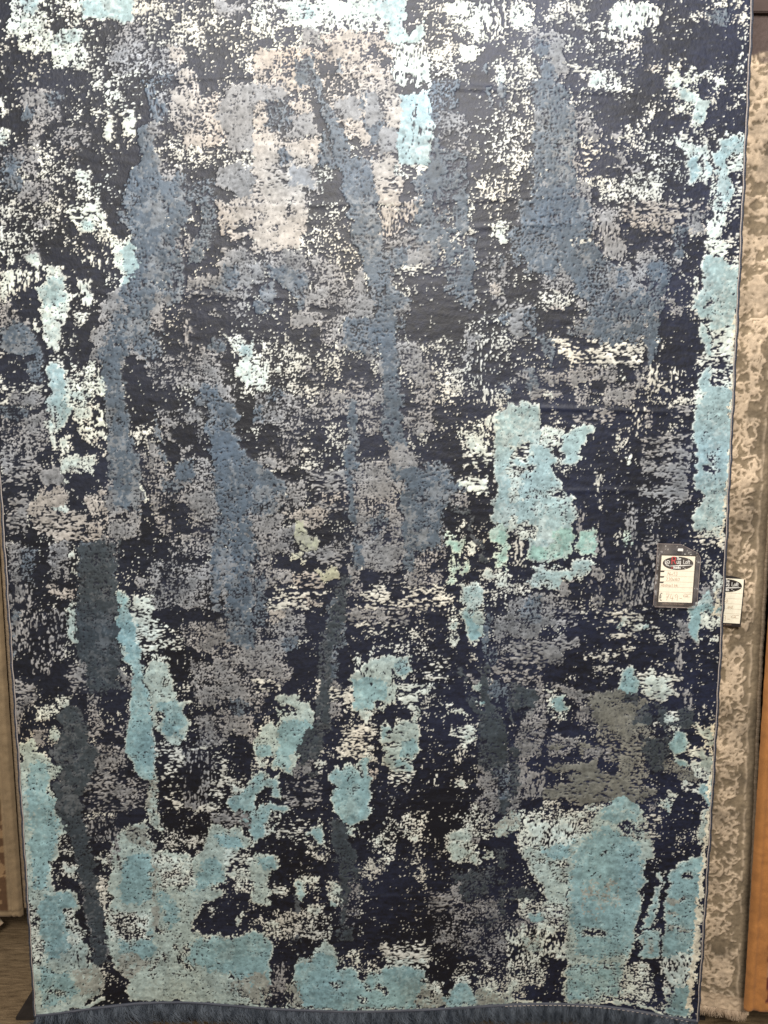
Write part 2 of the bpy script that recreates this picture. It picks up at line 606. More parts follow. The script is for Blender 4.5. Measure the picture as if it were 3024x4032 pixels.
S45 1180,1080 1350,1080 1340,1260 1200,1240
G72 600,1180 700,1150 740,1180 700,1230 600,1230
G55 420,1230 900,1230 820,1340 420,1340
B45 920,1190 950,1180 1000,1340 910,1340
G65 0,1250 160,1230 320,1260 300,1340 0,1340
B60e 120,1260 80,40
B70e 640,1310 40,25
S25v 1440,900 1560,860 1560,1340 1440,1340
B50h 1600,1180 1659,1180 1659,1240 1610,1240
@B3
K6 0,0 1520,0 1490,1327 0,1327
B95f18 70,-20 490,-20 500,60 450,140 560,260 640,370 500,400 400,380 250,440 130,380 70,300 110,200 60,120
B62 0,150 110,200 80,400 20,400
G30 20,0 80,0 60,140 20,120
G55 480,0 560,0 560,240 470,240 450,160
S40h 380,230 560,200 560,260 400,280
G50 560,30 720,30 700,180 650,200 600,180
G72v 590,130 740,150 770,290 750,370 640,380 600,300
P45h 760,0 1310,0 1290,180 1210,210 1100,140 1000,230 920,190 850,190 740,80
P62 830,90 1080,90 1060,180 940,190 830,160
G52 1160,40 1310,40 1250,210 1170,170
B40 1070,160 1190,150 1150,280 1080,300
P70e 1030,265 45,25
G32h 720,200 1080,260 1050,310 760,300
K3 740,90 830,160 980,240 930,290 830,300 760,250 720,150
G75f16 810,350 960,300 980,360 920,440 860,410
B70 1090,290 1150,300 1140,370 1080,370
G45 1000,330 1130,380 1120,440 1020,420
B62 920,390 1040,370 1040,540 980,560 920,480
G62 820,420 900,400 920,480 830,510
G62 200,480 400,390 440,440 420,580 340,560 240,570 190,530
B62 350,400 520,400 480,560 430,520
B70 440,400 660,380 720,460 660,700 740,860 640,900 500,920 500,840 560,760 440,580
G80f18 650,440 800,390 800,480 880,540 1010,560 1000,720 950,770 860,830 780,880 740,820 730,640 680,560
B68 920,470 1040,450 1010,640 1000,740 900,640
B62f30 760,640 900,620 860,760 780,780
B70 700,450 780,440 770,540 700,560
P70 220,580 340,570 360,640 320,700 220,700
S45 190,560 420,580 410,660 200,700
G55 430,640 500,650 480,700 430,690
K2 170,700 440,720 430,860 240,870 170,820
G65h 0,660 160,680 150,760 80,880 0,840
B70 70,700 170,680 180,850 150,880 110,800
B88f12 120,800 165,800 180,840 160,880 130,860
G72 440,760 560,740 540,860 460,880
B62f10 200,870 300,880 280,1060 260,1050 220,960
W88f10 670,910 750,910 760,940 720,960 670,950
B72f10 880,890 960,870 935,960 920,1130 910,1120 915,960
G50h 780,830 920,830 880,900 780,890
K2 960,760 1170,730 1250,980 1210,1040 960,1040
K2 1050,440 1250,430 1200,640 1130,660 1040,620
K2 1170,220 1290,200 1270,400 1190,380
G72f14 1060,680 1130,650 1140,700 1070,740
G60 1020,610 1080,620 1070,650 1020,650
S42h 300,880 880,900 880,1060 450,1060 300,960
S30v 900,1040 1120,1080 1120,1240 900,1240
B88f16 80,1110 150,1080 200,1140 190,1230 130,1240 100,1190
G58 20,1120 120,1100 120,1160 30,1170
G70 380,1080 500,1060 520,1160 440,1200 380,1180
G55 200,1080 400,1120 400,1180 220,1180
G60 500,1080 700,1060 700,1170 520,1170
G58 620,1160 720,1160 700,1240 640,1240
W65h 740,1090 765,1090 755,1160 735,1160
G62 830,1100 890,1090 870,1220 830,1210
S50h 970,1160 1040,1160 1030,1210 970,1210
G60h 130,1220 360,1220 350,1270 130,1260
W75 240,1220 270,1220 260,1260 240,1260
T75h 90,1280 180,1275 180,1340 60,1340
G50 410,1220 560,1220 500,1340 460,1340
G55 620,1230 820,1180 820,1327 640,1320
S45 960,1270 1200,1270 1180,1340 960,1340
W80v 1340,0 1440,0 1420,100 1390,240 1280,250 1310,160
W60h 1280,250 1440,240 1420,340 1290,320
T75e 1370,20 45,60
T97f14 1280,340 1400,330 1430,400 1500,410 1510,520 1490,600 1480,820 1310,830 1310,760 1230,740 1240,700 1200,670 1200,600 1270,560 1260,420
K45h 1250,650 1330,630 1330,670 1270,680
W70v 1200,490 1240,490 1230,650 1205,650
W50h 1450,360 1510,360 1500,420 1450,420
T94f10 1250,770 1300,770 1310,1000 1270,1010 1240,830
W75h 1310,830 1480,790 1470,1040 1310,1040
W58h 1220,990 1470,980 1460,1080 1230,1060
T95f14 1240,1120 1310,1070 1310,1200 1460,1190 1470,1340 1220,1340
W45h 1310,1080 1470,1060 1460,1200 1310,1190
W50h 1200,1230 1260,1240 1260,1340 1200,1340
S25h 1430,0 1520,0 1500,320 1430,320
@C1
K4 40,0 1659,0 1659,1327 60,1327
G55 0,60 310,40 310,140 330,220 240,290 230,360 0,360
G70 150,60 320,20 310,200 330,240 270,290 150,230
G40h 20,340 220,360 220,540 20,540
B60e 100,40 90,50
G95f14 230,400 390,405 415,450 400,520 290,520 250,480
G70 215,370 290,370 280,440 220,460
G45h 40,540 180,540 180,840 60,840
P82f18 170,640 280,590 420,560 440,640 360,660 290,700 190,700
P62 250,530 420,530 420,590 260,590
W75f12 350,670 420,640 460,690 410,730 370,720
P55h 200,700 460,680 690,700 690,880 520,880 260,850
P68 530,600 690,570 690,800 640,800 600,700
P72 540,750 640,760 640,810 540,800
T95f14 320,0 470,0 450,100 420,140 330,190 305,150
W70 300,100 380,110 370,290 340,290
W80 470,0 660,0 600,130 520,130
W52v 590,20 690,20 690,200 590,200
W65v 390,190 450,190 440,330 400,330
W75f14 500,130 600,130 600,240 530,220
W78 390,340 500,330 610,310 620,360 600,440 520,430 420,450 390,400
W45v 410,440 600,420 590,500 420,510
K3 460,130 560,250 580,310 460,330
K3 430,460 690,420 690,560 450,560
S15 620,210 690,280 690,480 620,460
B92f16 690,-20 790,-20 840,120 870,330 900,460 840,480 700,490 700,300 690,120
B88 760,320 900,280 940,470 860,490 740,460
G70f18 700,500 840,470 920,520 930,600 920,740 880,760 800,700 700,730
B50 760,480 920,480 900,560 780,560
G62 700,740 920,740 900,860 720,880
W85f8 925,510 950,520 955,610 935,640
K3 930,640 1030,760 1020,1000 950,980
K3 840,100 960,60 1000,250 950,400 870,280
S40 860,150 990,150 980,220 880,220
G55 970,240 1060,250 1050,340 980,330
B75v 1010,60 1060,260 1080,370 1050,330 1030,220
G50 1000,20 1180,20 1180,140 1080,160 1060,100
G35 880,280 1080,380 1080,560 1000,600
G45 1050,160 1160,160 1140,240 1080,240
G58 980,560 1060,600 1030,700 970,660
G62 1010,730 1140,720 1120,840 1060,840
G42 940,420 1400,400 1380,640 1240,700 1000,620
B80 1140,370 1260,360 1260,480 1160,480
G60 1180,260 1240,280 1240,360 1180,350
G60 1260,340 1380,360 1380,440 1280,440
B50 1050,480 1200,500 1180,580 1060,540
G50 1200,20 1340,40 1320,300 1200,260
K4 1080,160 1280,100 1380,280 1380,320 1180,260
K3 1040,600 1250,640 1200,820 1150,700
B96f14 1390,40 1480,60 1550,60 1550,110 1490,160 1500,260 1600,330 1659,380 1659,560 1560,540 1480,500 1390,480 1380,260 1340,120
B82 1320,-20 1500,-20 1550,80 1400,100
B80 1390,480 1659,520 1659,760 1480,740 1400,640
G65 1250,560 1420,560 1420,720 1260,700
G68f18 1240,720 1400,700 1430,760 1380,800 1260,780
G48 1080,860 1400,800 1400,960 1100,1000
G62 980,1030 1180,1010 1120,1060 980,1060
K3 950,900 1110,880 1080,1000 1000,1010
B72 1380,760 1500,760 1450,1040 1380,1020
G62 1480,740 1659,700 1659,860 1520,860
B72 1560,860 1659,840 1659,1040 1560,1000
G40 980,1060 1380,1020 1380,1327 1000,1327
G65e 1310,1110 50,60
B88f18 1380,960 1460,1000 1430,1327 1380,1327
G68 1430,1000 1659,1060 1659,1327 1440,1327
B65 1500,1140 1659,1150 1659,1327 1500,1300
K3 780,880 940,860 950,1020 940,1180 810,1200 790,1040
G58 880,1120 960,1120 950,1190 890,1180
B94f14 520,870 600,880 740,940 760,1040 760,1180 750,1340 540,1340 510,1180 520,1000
G50 650,840 770,900 760,1020 700,1000
G68 340,880 430,870 480,980 480,1080 440,1140 370,1160 330,1100 310,960
G60 400,920 480,950 480,1010 430,1000
W40v 450,930 510,940 510,1130 470,1080
K3 150,840 340,840 300,960 310,1140 240,1180 220,960
B45 110,920 230,940 220,1160 160,1160
G68 40,880 150,900 130,1060 160,1150 60,1180 60,1000
G45v 60,1150 240,1150 220,1327 60,1327
K3 210,1160 510,1130 520,1327 200,1327
P60 320,1160 380,1160 370,1240 330,1230
P50 370,1190 490,1180 480,1260 380,1260
W78f10 755,1205 810,1215 830,1340 765,1340
W60 450,1270 500,1280 490,1340 440,1340
W55h 860,1240 1000,1230 1000,1340 880,1340
@C2
K5 0,0 1659,0 1659,1327 0,1327
G58 0,0 260,0 300,140 260,260 180,250 160,110 0,100
B68 0,0 60,0 60,90 0,90
G75 60,-10 240,0 180,120 90,100
G62 250,0 620,0 600,60 400,80 260,80
G62 0,290 100,290 250,380 200,420 0,400
G70 180,260 300,260 280,380 200,360
S18 300,100 620,120 620,400 320,400
B93f10 610,-20 660,-20 650,60 625,120 612,80
B96f8 625,210 650,230 650,340 635,420 600,410 600,330 615,280
G45 660,20 830,20 830,180 690,200
G72e 740,30 45,30
B93f14 835,-20 950,-20 960,90 960,180 1000,240 980,280 860,250 830,170
G80f20 860,240 1000,270 1060,360 1060,560 960,560 880,480 860,360
B75e 905,440 40,60
G50 960,50 1170,0 1170,160 1000,200
G62 1050,340 1240,420 1250,560 1100,560 1060,480
K3 1010,200 1300,150 1360,320 1300,420 1180,400 1060,300
G50 640,380 860,340 900,540 940,660 960,1060 820,1080 660,1000 640,700
G72 650,480 860,480 860,620 680,600
B78f18 0,400 120,440 200,500 200,660 100,700 0,710
G70 0,700 200,690 180,800 0,790
G72 140,580 220,600 180,680 140,680
G50 200,480 330,480 310,660 220,660
G42h 340,400 620,420 610,700 400,700
P45 430,560 600,580 580,640 430,640
P62 190,700 400,660 460,680 460,760 380,800 300,760
B92f10 615,575 655,590 660,720 650,800 620,760 610,680
B75f10 640,840 710,850 710,960 690,1100 600,1180 560,1250 470,1340 450,1320 560,1180 640,1040 650,960
G60f14 600,1040 690,1060 700,1200 560,1270 470,1340 620,1150
Y88f14 260,740 310,740 330,830 410,870 410,930 340,960 250,850
G62 100,800 260,780 260,960 130,960
Y72 230,950 330,940 320,1020 240,1000
G55h 330,960 560,880 620,980 560,1040 340,1000
Y85f14 400,1060 530,1050 540,1120 440,1170 380,1130
G68 0,780 130,780 130,1000 70,1080 0,1060
B50 0,900 30,900 40,1000 0,1000
G65 0,1060 230,1050 230,1140 90,1180 60,1327 0,1327
B62f24 0,1120 80,1100 80,1340 0,1340
K5h 140,1000 300,1040 400,1040 400,1080 120,1060
P45h 230,1100 420,1080 460,1200 400,1260 260,1200
S30h 100,1170 480,1200 460,1327 100,1327
P70f14 330,1260 420,1280 410,1310 340,1300
G58 480,880 640,860 640,960 520,940
G62 700,760 960,700 980,1060 780,1080 700,960
B50 730,760 860,660 860,780 780,850
K3e 860,855 25,30
G72 800,900 960,880 900,1080 790,1060
B97f14 940,560 1050,580 1060,760 1050,1000 1050,1100 970,1070 980,900 960,700
B82 1060,540 1180,540 1180,700 1080,760
B68 1180,540 1260,580 1240,640 1180,660
D80f12 1280,620 1390,640 1420,720 1440,840 1500,930 1490,960 1420,870 1390,740 1290,680
D60 1440,950 1530,1000 1520,1060 1460,1020
G55 1250,560 1410,600 1400,660 1280,660
B55 1060,760 1200,720 1200,960 1060,1080
G40 1060,780 1250,760 1240,1000 1060,1100
G45 980,1080 1220,1090 1200,1200 1000,1200
K3 700,1080 960,1090 940,1180 780,1200
S30h 700,1170 1230,1180 1200,1327 700,1327
G42 820,1100 950,1120 960,1200 840,1160
W55 1320,130 1460,80 1500,150 1540,200 1500,300 1400,270 1330,260
W82f14 1380,190 1490,180 1500,270 1480,360 1430,400 1410,280
W60h 1350,300 1560,290 1530,400 1370,400
W68h 1310,490 1520,460 1520,580 1330,540
K3 1560,660 1500,740 1420,700 1400,580 1500,600
T97f12 1560,60 1659,20 1659,780 1560,770 1550,700 1540,640 1580,520 1560,400 1550,240
W78v 1480,80 1580,60 1560,190 1500,180
M96f10 1560,780 1659,780 1659,900 1550,880 1535,840
M75 1590,900 1659,890 1659,1060 1600,1100 1580,1000
M58 1250,820 1290,820 1290,850 1230,840
M88f12 1240,870 1360,860 1360,950 1310,980 1320,1060 1280,1080 1280,960
M92f10 1340,1020 1400,1000 1390,1080 1350,1090
M75f12 1290,980 1320,980 1320,1170 1260,1160 1270,1060
W58 1330,780 1380,770 1370,850 1330,850
W75f12 1380,890 1430,890 1430,950 1390,960
Y85e 1490,885 14,14
T90f14 1340,1160 1440,1130 1500,1180 1500,1327 1380,1327 1340,1240
W72 1480,1090 1600,1060 1580,1120 1490,1150
W60 1580,1080 1659,1070 1659,1220 1560,1180
S50h 1160,1230 1300,1230 1280,1320 1170,1300
S18 1500,1180 1659,1200 1659,1327 1500,1327
@C3
K2 0,0 1460,0 1400,1327 0,1327
T97f12 -20,-20 190,-20 210,100 200,250 290,300 300,380 250,400 330,500 360,570 430,600 440,720 380,790 400,900 370,1000 200,1020 120,1000 140,900 -20,790
W72 200,120 340,140 340,270 220,270
W58h 0,240 140,250 180,420 60,440 0,420
W68 0,420 160,420 200,600 60,640 0,640
W62 0,700 180,780 180,880 0,820
T97f10 340,200 400,140 550,110 555,150 500,210 460,300 420,300 490,340 430,370 370,380 350,400 340,340 350,260
T94f16 0,340 300,350 340,370 260,380 30,390
K5 300,290 350,300 345,340 300,345
K3 370,160 440,130 430,150
T88 90,420 270,420 300,510 350,560 200,620 60,600
T60 250,520 360,540 360,600 260,590
T95f12 40,620 430,605 440,720 420,760 340,740 240,760 60,760
G35v 430,620 500,640 480,800 420,840
M96f12 270,800 400,790 420,880 400,990 200,1010 110,990 130,940 280,900
M96f12 440,810 550,790 570,900 550,970 420,970 440,890
T90f12 420,1020 540,980 570,1030 540,1070 480,1130 420,1100
T75 160,1040 330,1040 480,1080 460,1130 340,1120 350,1160 320,1200 160,1190 100,1160 160,1120
K5 220,1040 400,1020 380,1060 240,1070
K5 0,870 110,860 140,930 80,1000 100,1130 40,1180 0,1180
S35v 20,900 110,880 100,1060 20,1060
S28 30,1160 150,1160 130,1220 20,1220
G60f20 320,1180 400,1140 400,1230 340,1260
G62 0,1270 120,1230 230,1220 400,1260 400,1340 0,1340
B68e 160,1280 70,50
G62v 550,840 600,840 590,940 640,930 600,980 550,960
G45v 530,1040 610,1060 600,1327 540,1327
S25v 560,460 610,460 600,660 580,860 560,800 570,640
G45h 390,60 600,20 690,10 680,90 560,110 420,100
S30e 300,60 30,50
S25v 750,0 880,0 900,200 760,200
W55 690,200 790,200 770,250 690,290
W40v 760,280 790,280 780,380 765,380
G50 870,20 910,30 910,140 880,140
G30h 990,0 1190,0 1180,70 1000,60
G30h 860,190 1180,160 1180,300 860,300
G52h 970,260 1190,260 1180,360 1080,340 990,310
G45h 860,280 990,270 990,400 870,400
G68h 850,350 1140,370 1180,420 1170,520 1180,640 1060,620 860,580 840,540 920,510 900,440 860,450
K3h 880,440 1040,470 1020,520 920,500
G40v 770,620 830,660 830,960 780,1120 760,900
G40 870,680 1060,620 1060,720 930,780 880,760
G45v 820,930 970,830 970,1060 860,1080
M58 740,800 790,820 790,900 740,900
S45v 680,830 715,800 710,910 690,900
G40h 880,830 960,840 960,980 880,960
G30v 690,1050 980,1050 980,1327 690,1327
W40v 740,940 800,950 800,1080 760,1090
T97f12 1210,-20 1480,-20 1400,830 1300,800 1250,830 1190,780 1190,720 1240,660 1260,570 1220,540 1230,440 1200,400 1230,380 1210,240 1190,200 1200,90
K10h 1280,400 1360,400 1350,425 1280,420
K45 1290,330 1360,280 1360,390 1290,370
W78 1230,790 1410,780 1400,890 1300,880
S50h 1180,820 1410,860 1390,940 1260,930
S15 1240,920 1390,900 1390,1120 1270,1120
G72 1240,1170 1390,1180 1390,1327 1230,1327
W62 1340,1080 1400,1120 1390,1200 1320,1180
T90f16 1240,1220 1300,1200 1320,1327 1230,1327
@D1
K4 70,0 1659,0 1659,1327 130,1327
B62v 70,0 140,20 150,260 90,300
G40v 80,100 240,60 260,240 200,290 100,290
G22v 140,0 440,0 430,300 300,340 150,100
W75v 440,-20 500,-20 490,220 450,190
D92f14 505,-20 770,-20 760,100 780,280 760,330 640,330 500,320
B68f18 500,-20 760,-20 750,60 660,100 560,120 510,60
G50 580,280 760,200 740,400 560,440 460,540 420,480 500,380
G58e 650,310 40,40
G55h 420,360 700,380 640,480 480,540 430,480
G45f20 550,540 640,560 640,700 680,760 580,800 560,640
G50 780,400 880,420 880,520 820,540
G40v 200,260 330,320 330,420 210,430
G52h 90,470 220,460 220,620 110,620
G60 140,570 240,590 220,640 150,620
K2 140,430 460,440 460,620 340,640 240,640 220,520
W62f12 370,560 450,570 450,640 390,650
W48 230,640 380,620 350,720 240,720
W78f12 320,770 370,770 390,850 330,855
G60 220,780 300,780 280,880 220,880
G38v 100,640 150,640 130,820 110,820
D97f16 380,680 470,630 520,660 540,760 560,860 640,900 640,1000 600,1080 580,1180 520,1220 500,1340 370,1340 360,1200 420,1120 400,1020 320,920 400,860 390,760
G42h 540,780 830,790 820,840 560,840
G55 640,870 830,900 820,1060 700,1040 620,1080
G58 830,640 860,640 850,840 830,840
G40h 560,1060 980,1080 960,1327 560,1327
G62 740,1160 960,1170 940,1240 760,1220
W92f10 760,-20 840,-20 860,130 910,300 920,420 980,560 980,640 960,700 850,640 830,560 890,480 850,380 780,320 800,200 770,160
K25 790,210 880,210 880,260 800,260
T97f8 770,80 860,110 880,210 800,210 775,150
W80h 765,0 835,0 850,100 770,100
T97f8 780,310 910,290 910,370 940,470 970,600 990,740 1020,960 1010,1090 960,1120 880,1060 830,900 860,680 830,600 840,540 880,510 890,460 850,370
K70f3 870,566 940,566 940,574 870,574
K70v 965,560 985,620 1000,840 1010,980 995,980 985,700
K3 910,280 945,420 965,560 945,450 925,330
Q90a60f16h 870,900 1000,870 1010,1080 960,1100 890,1030 880,960
T95a45f24h 850,850 1010,850 1010,1100 900,1070
Q88f12 970,1100 1030,1090 1020,1340 935,1340 970,1260
W62h 830,0 980,-20 1020,120 1040,260 960,290 880,240
W45h 960,20 1200,200 1180,270 1000,260
W45 940,290 1090,300 1100,340 980,340
W95f10 940,420 980,340 1070,340 1120,430 1150,530 1110,570 1160,590 1240,600 1200,640 1210,700 1250,720 1210,830 1160,890 1090,880 1060,800 1000,780 1000,640 970,520
T95f18 1020,600 1120,580 1200,640 1220,740 1170,840 1080,820 1060,700
K30 1030,440 1110,440 1100,480 1030,480
K40e 1040,700 18,40
B92f26 1470,30 1659,0 1659,320 1560,320 1420,280 1480,200
G65 1180,100 1480,60 1480,280 1300,280 1200,220
G62 1390,180 1659,260 1659,400 1400,380
G50 1240,340 1659,380 1659,620 1280,620
G75f18 1420,480 1600,480 1580,620 1440,580
G72f18 1400,660 1659,600 1659,820 1540,820 1500,720
G60 1280,700 1540,700 1500,840 1300,820
B55e 1560,640 90,60
G42 1300,800 1480,840 1400,960 1300,920
S22h 1000,880 1659,900 1659,1327 1040,1327
G30v 1200,880 1420,960 1340,1327 1200,1300
K2 1490,880 1659,880 1640,1060 1480,1120
W60 1500,1130 1600,1120 1620,1200 1500,1210
T94f14 1600,1180 1659,1060 1659,1340 1560,1340 1450,1260 1510,1230
S40h 1280,1280 1420,1270 1400,1340 1290,1340
W88f14 200,850 240,870 230,920 180,900
W92f14 110,880 190,860 220,930 290,930 330,980 390,1010 410,1060 340,1110 330,1170 370,1340 135,1340 120,1000
T95f26 190,990 320,1010 330,1100 300,1170 350,1250 360,1340 170,1340 180,1160
K30v 115,940 150,960 140,1030 120,1020
@D2
K3 0,0 1659,0 1659,1327 0,1327
G62 0,0 220,0 320,40 320,160 280,200 290,280 240,420 200,480 0,620
P62e 130,40 70,50
B75f20 180,190 290,170 290,280 220,320 190,260
B50e 30,60 50,60
G65f18 100,340 260,300 240,430 200,500 0,460
S40h 0,440 180,480 170,540 0,560
G40e 20,640 40,60
G55e 20,840 40,60
B72f14 470,0 560,20 600,130 590,230 540,260 560,440 500,500 430,460 460,350 460,200
D88f10 410,440 490,340 520,440 470,540 440,660 420,760 390,690 400,560
G50 470,480 550,480 530,560 480,560
G75f16 400,690 510,580 570,620 550,720 500,760 420,780
D96f12 420,770 510,750 500,850 430,960 400,1000 350,960 340,880 400,850
G82f16 270,1000 380,970 370,1050 290,1110 250,1080
D90f14 340,1060 400,1060 410,1140 350,1150
G35h 190,1120 420,1080 440,1280 200,1300
K6 440,780 560,700 560,900 480,960
S32h 390,440 560,520 560,600 400,600
S35h 420,940 540,930 530,960 420,960
W40 410,980 470,990 460,1040 400,1040
W92f12 140,600 200,540 280,560 280,620 340,600 370,660 390,770 410,820 380,850 290,960 240,1080 100,1030 130,960 0,960 0,870 60,760 130,720 180,770 150,660 260,650
K15 200,660 300,640 290,680 180,690
T96f16 180,740 300,710 380,760 390,840 320,860 240,960 230,1060 120,1020 150,920
T92f14 0,900 60,890 120,940 60,960 0,960
W55 0,960 110,980 80,1050 0,1040
T90f14 0,1070 60,1050 110,1090 170,1080 160,1240 110,1220 110,1160 40,1190 60,1200 0,1210
K8e 80,1190 30,20
T96f12 20,1270 90,1260 230,1300 220,1340 0,1340
G35h 460,0 1000,0 1000,100 600,100
G55 720,10 840,0 870,100 800,170 740,60
S30h 660,90 960,110 940,180 700,170
K2 200,280 460,180 430,420 300,520 240,440
S38h 780,210 880,220 870,250 780,250
W50v 935,140 975,140 970,270 955,270
W55v 645,320 690,320 680,370 740,360 760,240 780,240 770,400 650,400
W85v 640,420 760,340 840,300 920,310 1030,300 1030,380 980,450 910,450 940,530 940,600 860,620 840,660 780,640 690,670 640,640 630,580
T94f16v 630,460 800,440 870,480 870,590 780,600 760,640 690,660 640,600
T80f16 900,350 1010,320 1030,380 960,430
K20v 775,600 840,590 830,640 790,650
K25 900,390 940,430 920,460 890,440
S55h 570,510 640,520 640,680 590,640
W50h 930,460 1130,500 1120,620 1060,700 960,620
W60f14 1120,490 1160,480 1150,550 1120,540
W78f12 1010,680 1080,620 1100,680 1060,740 1010,750
W70 680,660 780,660 780,760 690,740
S48h 560,780 780,760 780,980 560,980
T75h 820,720 860,760 860,880 820,880
W78h 840,860 940,720 1080,720 1070,980 960,980 900,1100 840,1000
T94f16 960,850 1060,850 1070,940 1040,980 950,960
T75f14h 900,980 1040,1000 1020,1100 920,1100
W55h 880,1060 1050,1050 1010,1170 890,1150
P52 740,1030 810,1030 790,1110 750,1110
T94f12 480,1080 540,1030 560,1070 580,1010 640,1010 660,1040 720,950 750,1000 770,1160 740,1220 760,1340 550,1340 510,1270 500,1180 540,1130 500,1110
K60v 615,1050 635,1050 630,1140 618,1140
K40e 695,1055 22,26
W40 740,900 780,900 770,980 740,980
S15 560,160 1100,130 1200,460 1000,300
S20h 1100,300 1300,330 1260,480 1100,460
K2 1110,680 1280,700 1250,1100 1080,1140 1080,800
K1 760,1180 1400,1180 1400,1300 770,1300
W92f6h 1250,665 1350,660 1380,675 1250,685
W55h 1190,615 1310,615 1290,635 1190,635
W55 1260,0 1330,10 1320,80 1310,240 1270,220
T95f10 1280,80 1320,80 1310,130 1285,130
W82h 1340,0 1490,0 1490,160 1430,240 1400,170 1380,110 1340,40
T94f12 1350,30 1410,20 1450,100 1470,180 1440,200 1390,130
T60e 1400,20 50,25
S45 1390,300 1480,300 1480,340 1400,340
W90f8 1470,370 1500,375 1495,395 1470,390
B82f10 1510,30 1540,40 1520,200 1500,320 1520,420 1550,560 1540,620 1500,500 1500,380 1480,240
G52 1550,60 1659,30 1659,300 1560,260
G58h 1540,280 1659,280 1659,460 1540,420
B55e 1550,300 40,60
B80f18 1530,460 1659,480 1659,660 1600,640 1550,560
K5 1600,570 1640,580 1630,660 1580,640
D88f14 1330,380 1370,380 1380,560 1440,580 1450,640 1500,720 1510,840 1470,860 1440,680 1390,620 1370,480
G45h 1390,440 1540,460 1520,560 1420,560
W92f8 1430,480 1470,470 1470,520 1440,540 1420,500
W85f8 1490,530 1530,530 1530,560 1480,550
T92f8 1450,610 1480,600 1530,610 1520,630 1460,630
W90f8 1500,650 1520,650 1520,700 1500,690
W68f12 1550,740 1620,720 1600,800 1570,800
W48h 1270,780 1450,760 1440,880 1340,900
W82f10 1380,820 1440,850 1400,860
S45v 1310,880 1390,900 1380,990 1310,990
S15 1060,540 1240,540 1240,800 1080,800
W42v 1170,1070 1200,1070 1200,1150 1175,1150
W38h 1280,1120 1400,1100 1380,1160 1290,1160
D82f18 1460,880 1560,880 1590,980 1659,1000 1659,1340 1580,1340 1560,1180 1470,1000
G70 1460,1040 1540,1040 1580,1180 1600,1340 1400,1320 1480,1200
B60 1560,980 1659,990 1659,1220 1600,1220
W58v 1420,1260 1470,1270 1460,1330 1420,1330
@D3
K3 0,0 1380,0 1320,1327 0,1327
G68 0,0 280,0 440,40 430,90 200,110 200,180 0,200
G78f18 40,90 200,90 190,190 100,180
B70e 140,30 70,50
G40h 280,0 440,20 420,100 300,110
G50h 0,210 180,190 470,210 460,240 340,280 360,320 330,390 0,420
G75f16 210,240 330,250 310,320 220,300
G62h 290,200 470,200 460,240 310,240
G38h 0,420 200,400 250,480 160,500 0,460
K1 480,240 980,220 1080,240 1100,360 560,380 340,330
S25h 450,0 900,0 1000,180 700,220 480,60
W45h 640,70 900,80 860,160 700,150
T78f12 690,95 740,90 740,130 700,130
T75e 880,105 18,14
S42h 690,150 830,140 820,200 700,200
S42h 480,290 660,270 640,330 490,320
S38h 600,260 820,240 800,300 640,300
S45h 560,370 740,380 720,420 580,410
G55 1080,60 1230,110 1230,210 1100,200
T95f12 1150,-20 1370,-20 1370,60 1250,60 1240,200 1180,190 1160,60
W72 1240,40 1390,0 1380,120 1260,120
W72f12 1290,180 1360,170 1370,210 1310,220
G62v 1080,220 1140,260 1130,400 1090,400
S50h 940,350 1020,340 1010,380 950,380
T97f10 730,385 820,385 830,470 830,540 705,530 715,440
W58h 820,380 1020,400 1120,440 1100,560 1000,600 920,600 840,500
T72e 1080,540 12,14
D85f18 0,460 60,480 140,520 190,560 180,640 120,720 100,800 0,720
G55 160,440 240,480 230,600 180,600
G75f16 290,470 340,480 460,520 520,560 480,600 380,560 300,520
W62 250,510 300,520 290,700 260,680
T92f10 280,590 350,550 370,620 380,680 340,700 300,660 290,630
W55 280,680 380,680 360,730 290,730
O90f20 520,540 740,530 860,570 920,600 900,760 820,740 740,840 600,820 540,700 500,640
G50 430,600 540,640 560,780 440,780
D82e 790,580 60,40
D75 820,650 920,620 960,720 880,780 800,740
O75 600,740 920,740 940,880 700,900 580,860
G68f20 100,700 180,600 250,640 240,800 200,960 60,980 40,840
G62 180,600 240,620 230,740 190,760
K3 20,650 120,640 80,800 30,800
K3 290,760 440,760 440,840 300,840
G50 240,820 450,840 400,940 260,980
O85f16 270,880 360,880 350,920 270,920
K4 920,600 1030,640 1030,820 960,860 930,740
D72 940,600 1040,640 1200,640 1190,760 1040,840
D62 860,820 1040,840 1040,1060 900,1060 870,920
O62h 440,860 880,860 860,1000 720,1010 600,980 460,960
G62 460,900 680,900 640,980 480,980
O88h 190,1020 560,990 600,1080 760,1130 860,1180 840,1240 660,1260 420,1280 320,1200 440,1100 300,1060
O82h 400,1060 860,1080 860,1220 400,1240
K6h 330,1040 480,1040 470,1070 330,1070
K5 660,1000 760,1010 740,1050 680,1040
O58 720,980 900,960 900,1100 760,1100
K2 250,1060 340,1090 300,1170 240,1150
O75f18 1040,1030 1230,1050 1220,1110 1100,1110
O55 1020,980 1100,960 1150,1060 1040,1080
G68f20 0,920 110,940 120,1060 90,1180 60,1327 0,1327
D70 0,860 60,920 60,1200 0,1240
G58v 130,1060 240,1060 230,1220 90,1260
O60h 230,1160 420,1140 400,1230 230,1230
K2 90,1240 280,1240 260,1327 90,1327
S50 220,1250 330,1240 330,1327 230,1327
D60 1140,640 1200,600 1190,800 1150,780
G40v 1120,500 1200,520 1200,640 1130,640
W72h 1030,680 1110,670 1110,760 1030,720
W52 1020,740 1100,780 1080,840 1030,820
T96f12 1040,900 1070,800 1160,810 1180,880 1130,930 1100,950 1180,1030 1120,1010 1060,940
W40h 1160,860 1260,900 1250,1040 1170,1000
